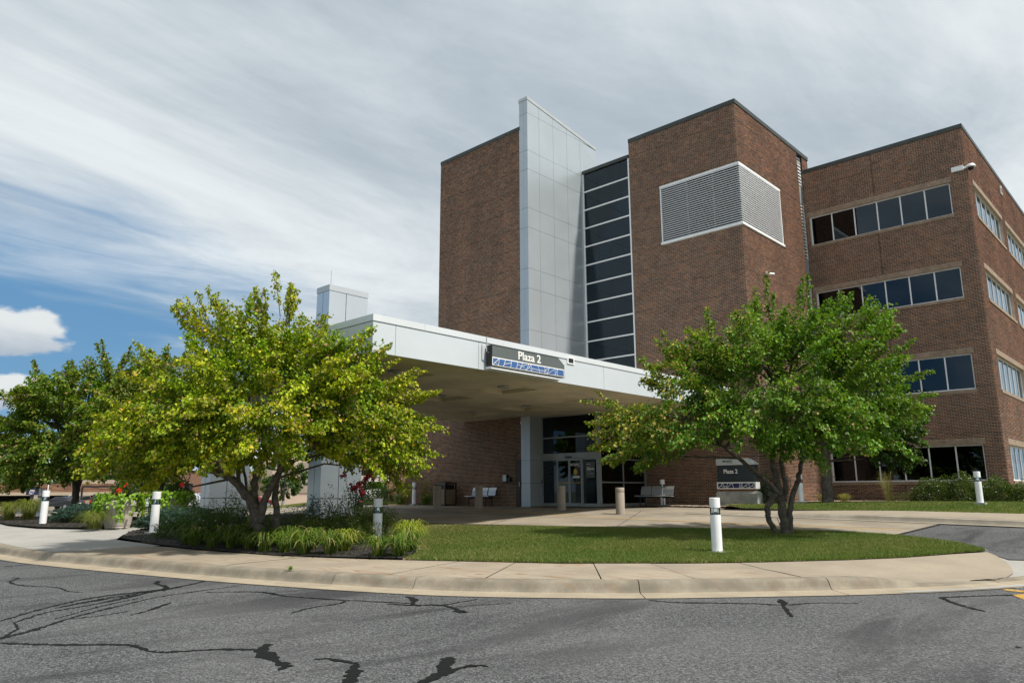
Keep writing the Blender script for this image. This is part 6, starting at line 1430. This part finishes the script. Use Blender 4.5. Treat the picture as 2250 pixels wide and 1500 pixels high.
# cars
def car(r, d, rot, paint_, label, kind='sedan', group='cars parked in the lot'):
    x, y = W(r, d); c = empty('parked_car', (x,y,Z(x,y)-.03), label, 'car', group, RZ+rot)
    Lh = 2.35; hw = .9
    if kind == 'suv': low_, roof_, prof = .35, 1.74, [(-2.3,.55),(-2.32,1.02),(-2.15,1.08),(-1.95,1.66),(-1.6,1.74),(.35,1.72),(1.0,1.14),(2.2,1.02),(2.33,.62),(2.3,.38),(-2.25,.36)]
    else: low_, roof_, prof = .3, 1.42, [(-2.3,.5),(-2.3,.92),(-1.75,.98),(-1.15,1.36),(-.6,1.43),(.25,1.40),(1.0,.98),(2.15,.84),(2.33,.58),(2.3,.34),(-2.25,.32)]
    belt = 1.06 if kind == 'suv' else .94
    # body below the belt, tumblehome above it
    V = []; n = len(prof)
    for s in (-1,1):
        for (a, z) in prof:
            ins = 0 if z < belt+.05 else .17*(z-belt)/(roof_-belt)+.02; V.append((s*(hw-ins), a, z))
    F = [tuple(range(n))[::-1], tuple(range(n,2*n))]+[(i,(i+1)%n,(i+1)%n+n,i+n) for i in range(n)]
    b = MB().add(V, F); bo = b.build('body', paint_, c, False, .03)
    cab = [(a, z) for a, z in prof if z > belt+.02]; a0, a1 = min(a for a,_ in cab), max(a for a,_ in cab)
    for s in (-1,1):
        g0, g1 = (-1.85,.55) if kind == 'suv' else (-1.05,.5); zt = roof_-.16; q = lambda a, z: (s*(hw-.17*(z-belt)/(roof_-belt)-.005), a, z)
        MB().quad(q(g0-.1,belt+.06),q(g1+.28,belt+.06),q(g1-.25,zt),q(g0+.12,zt)).build('side_window', carglass_m, c)
    if kind == 'suv':
        MB().add([(-.70,-2.17,1.12),(.70,-2.17,1.12),(.60,-2.01,1.60),(-.60,-2.01,1.60)], [(0,1,2,3)]).build('rear_window', carglass_m, c); MB().add([(-.72,.98,1.19),(.72,.98,1.19),(.62,.47,1.66),(-.62,.47,1.66)], [(0,1,2,3)]).build('windscreen', carglass_m, c)
        for s in (-1,1): MB().box(s*.78-.08,s*.78+.08,-2.36,-2.30,.80,1.10).build('tail_light', redlamp_m, c)
    else:
        MB().add([(-.68,-1.70,1.03),(.68,-1.70,1.03),(.60,-1.19,1.37),(-.60,-1.19,1.37)], [(0,1,2,3)]).build('rear_window', carglass_m, c); MB().add([(-.70,.98,1.03),(.70,.98,1.03),(.60,.32,1.40),(-.60,.32,1.40)], [(0,1,2,3)]).build('windscreen', carglass_m, c)
        for s in (-1,1): MB().box(s*.70-.12,s*.70+.12,-2.34,-2.29,.68,.84).build('tail_light', redlamp_m, c)
    MB().box(-.88,.88,-2.40,-2.26,.42,.60).build('bumper', paint_, c, False, .02); MB().box(-.26,.26,-2.415,-2.401,.62,.75).build('number_plate', white_m, c)
    for s in (-1,1): MB().box(s*.68-.14,s*.68+.14,2.27,2.335,.62,.76).build('headlight', chrome_m, c)
    for s in (-1,1):
        for a in (-1.42,1.42):
            w_ = MB().tube([(s*.70,a,.33),(s*.92,a,.33)], .33, 18).build('wheel', tyre_m, c); MB().tube([(s*.921,a,.33),(s*.93,a,.33)], .21, 14).build('rim', galv_m, w_)
    return c
car(-53.2, 93, .12, carpaint('tan_paint', (.36,.31,.26)), 'silver-tan SUV seen from behind at the parking lot entry', 'suv')
car(-47.6, 88, .2, carpaint('black_paint', (.02,.022,.026)), 'dark SUV behind the red hibiscus planter', 'suv')
car(-50.2, 84, 1.3, carpaint('charcoal_paint', (.03,.034,.04)), 'charcoal sedan before the silver-tan SUV')
car(-54.3, 103.5, 1.2, carpaint('grey_paint', (.10,.11,.12)), 'grey sedan inside the parking garage')
car(-30.0, 88, -1.25, carpaint('maroon_paint', (.16,.02,.035)), 'maroon sedan parked behind the yellowing maple stems')
car(-13.6, 62, -1.35, carpaint('white_paint_car', (.75,.76,.77), 0), 'white sedan parked past the near pylon by the yellow posts')
car(-27.6, 64, 1.5, carpaint('silver_paint', (.55,.57,.6)), 'silver-roofed sedan showing left of the far pylon')
car(-32.6, 70, 1.2, carpaint('pearl_paint', (.72,.72,.72), 0), 'white sedan glimpsed behind the lime vine planters')
# far belt of trees on the horizon
g = np.random.default_rng(77); n = 26000; az = g.uniform(-.62,.60,n); dd = g.uniform(190,260,n); rr = np.tan(az)*dd
top = 7+2.6*np.sin(az*19)+1.8*np.sin(az*47+1)+1.3*np.sin(az*101); z = -3+(top+2)*g.random(n)**.7
P = np.stack([RT[0]*rr+FW[0]*dd, RT[1]*rr+FW[1]*dd, z],1); L = g.uniform(.9,2.0,n)
V, F, C = leaf_arrays(P, rnd_unit(g,n), rnd_unit(g,n), L, L*.8, np.array([.04,.075,.02])*g.uniform(.6,1.4,(n,1))); o = link('distant_trees', fast_mesh('distant_trees', V, F, C), leaf_m); tag(o, 'far-off belt of trees along the horizon', 'trees', kind='stuff')
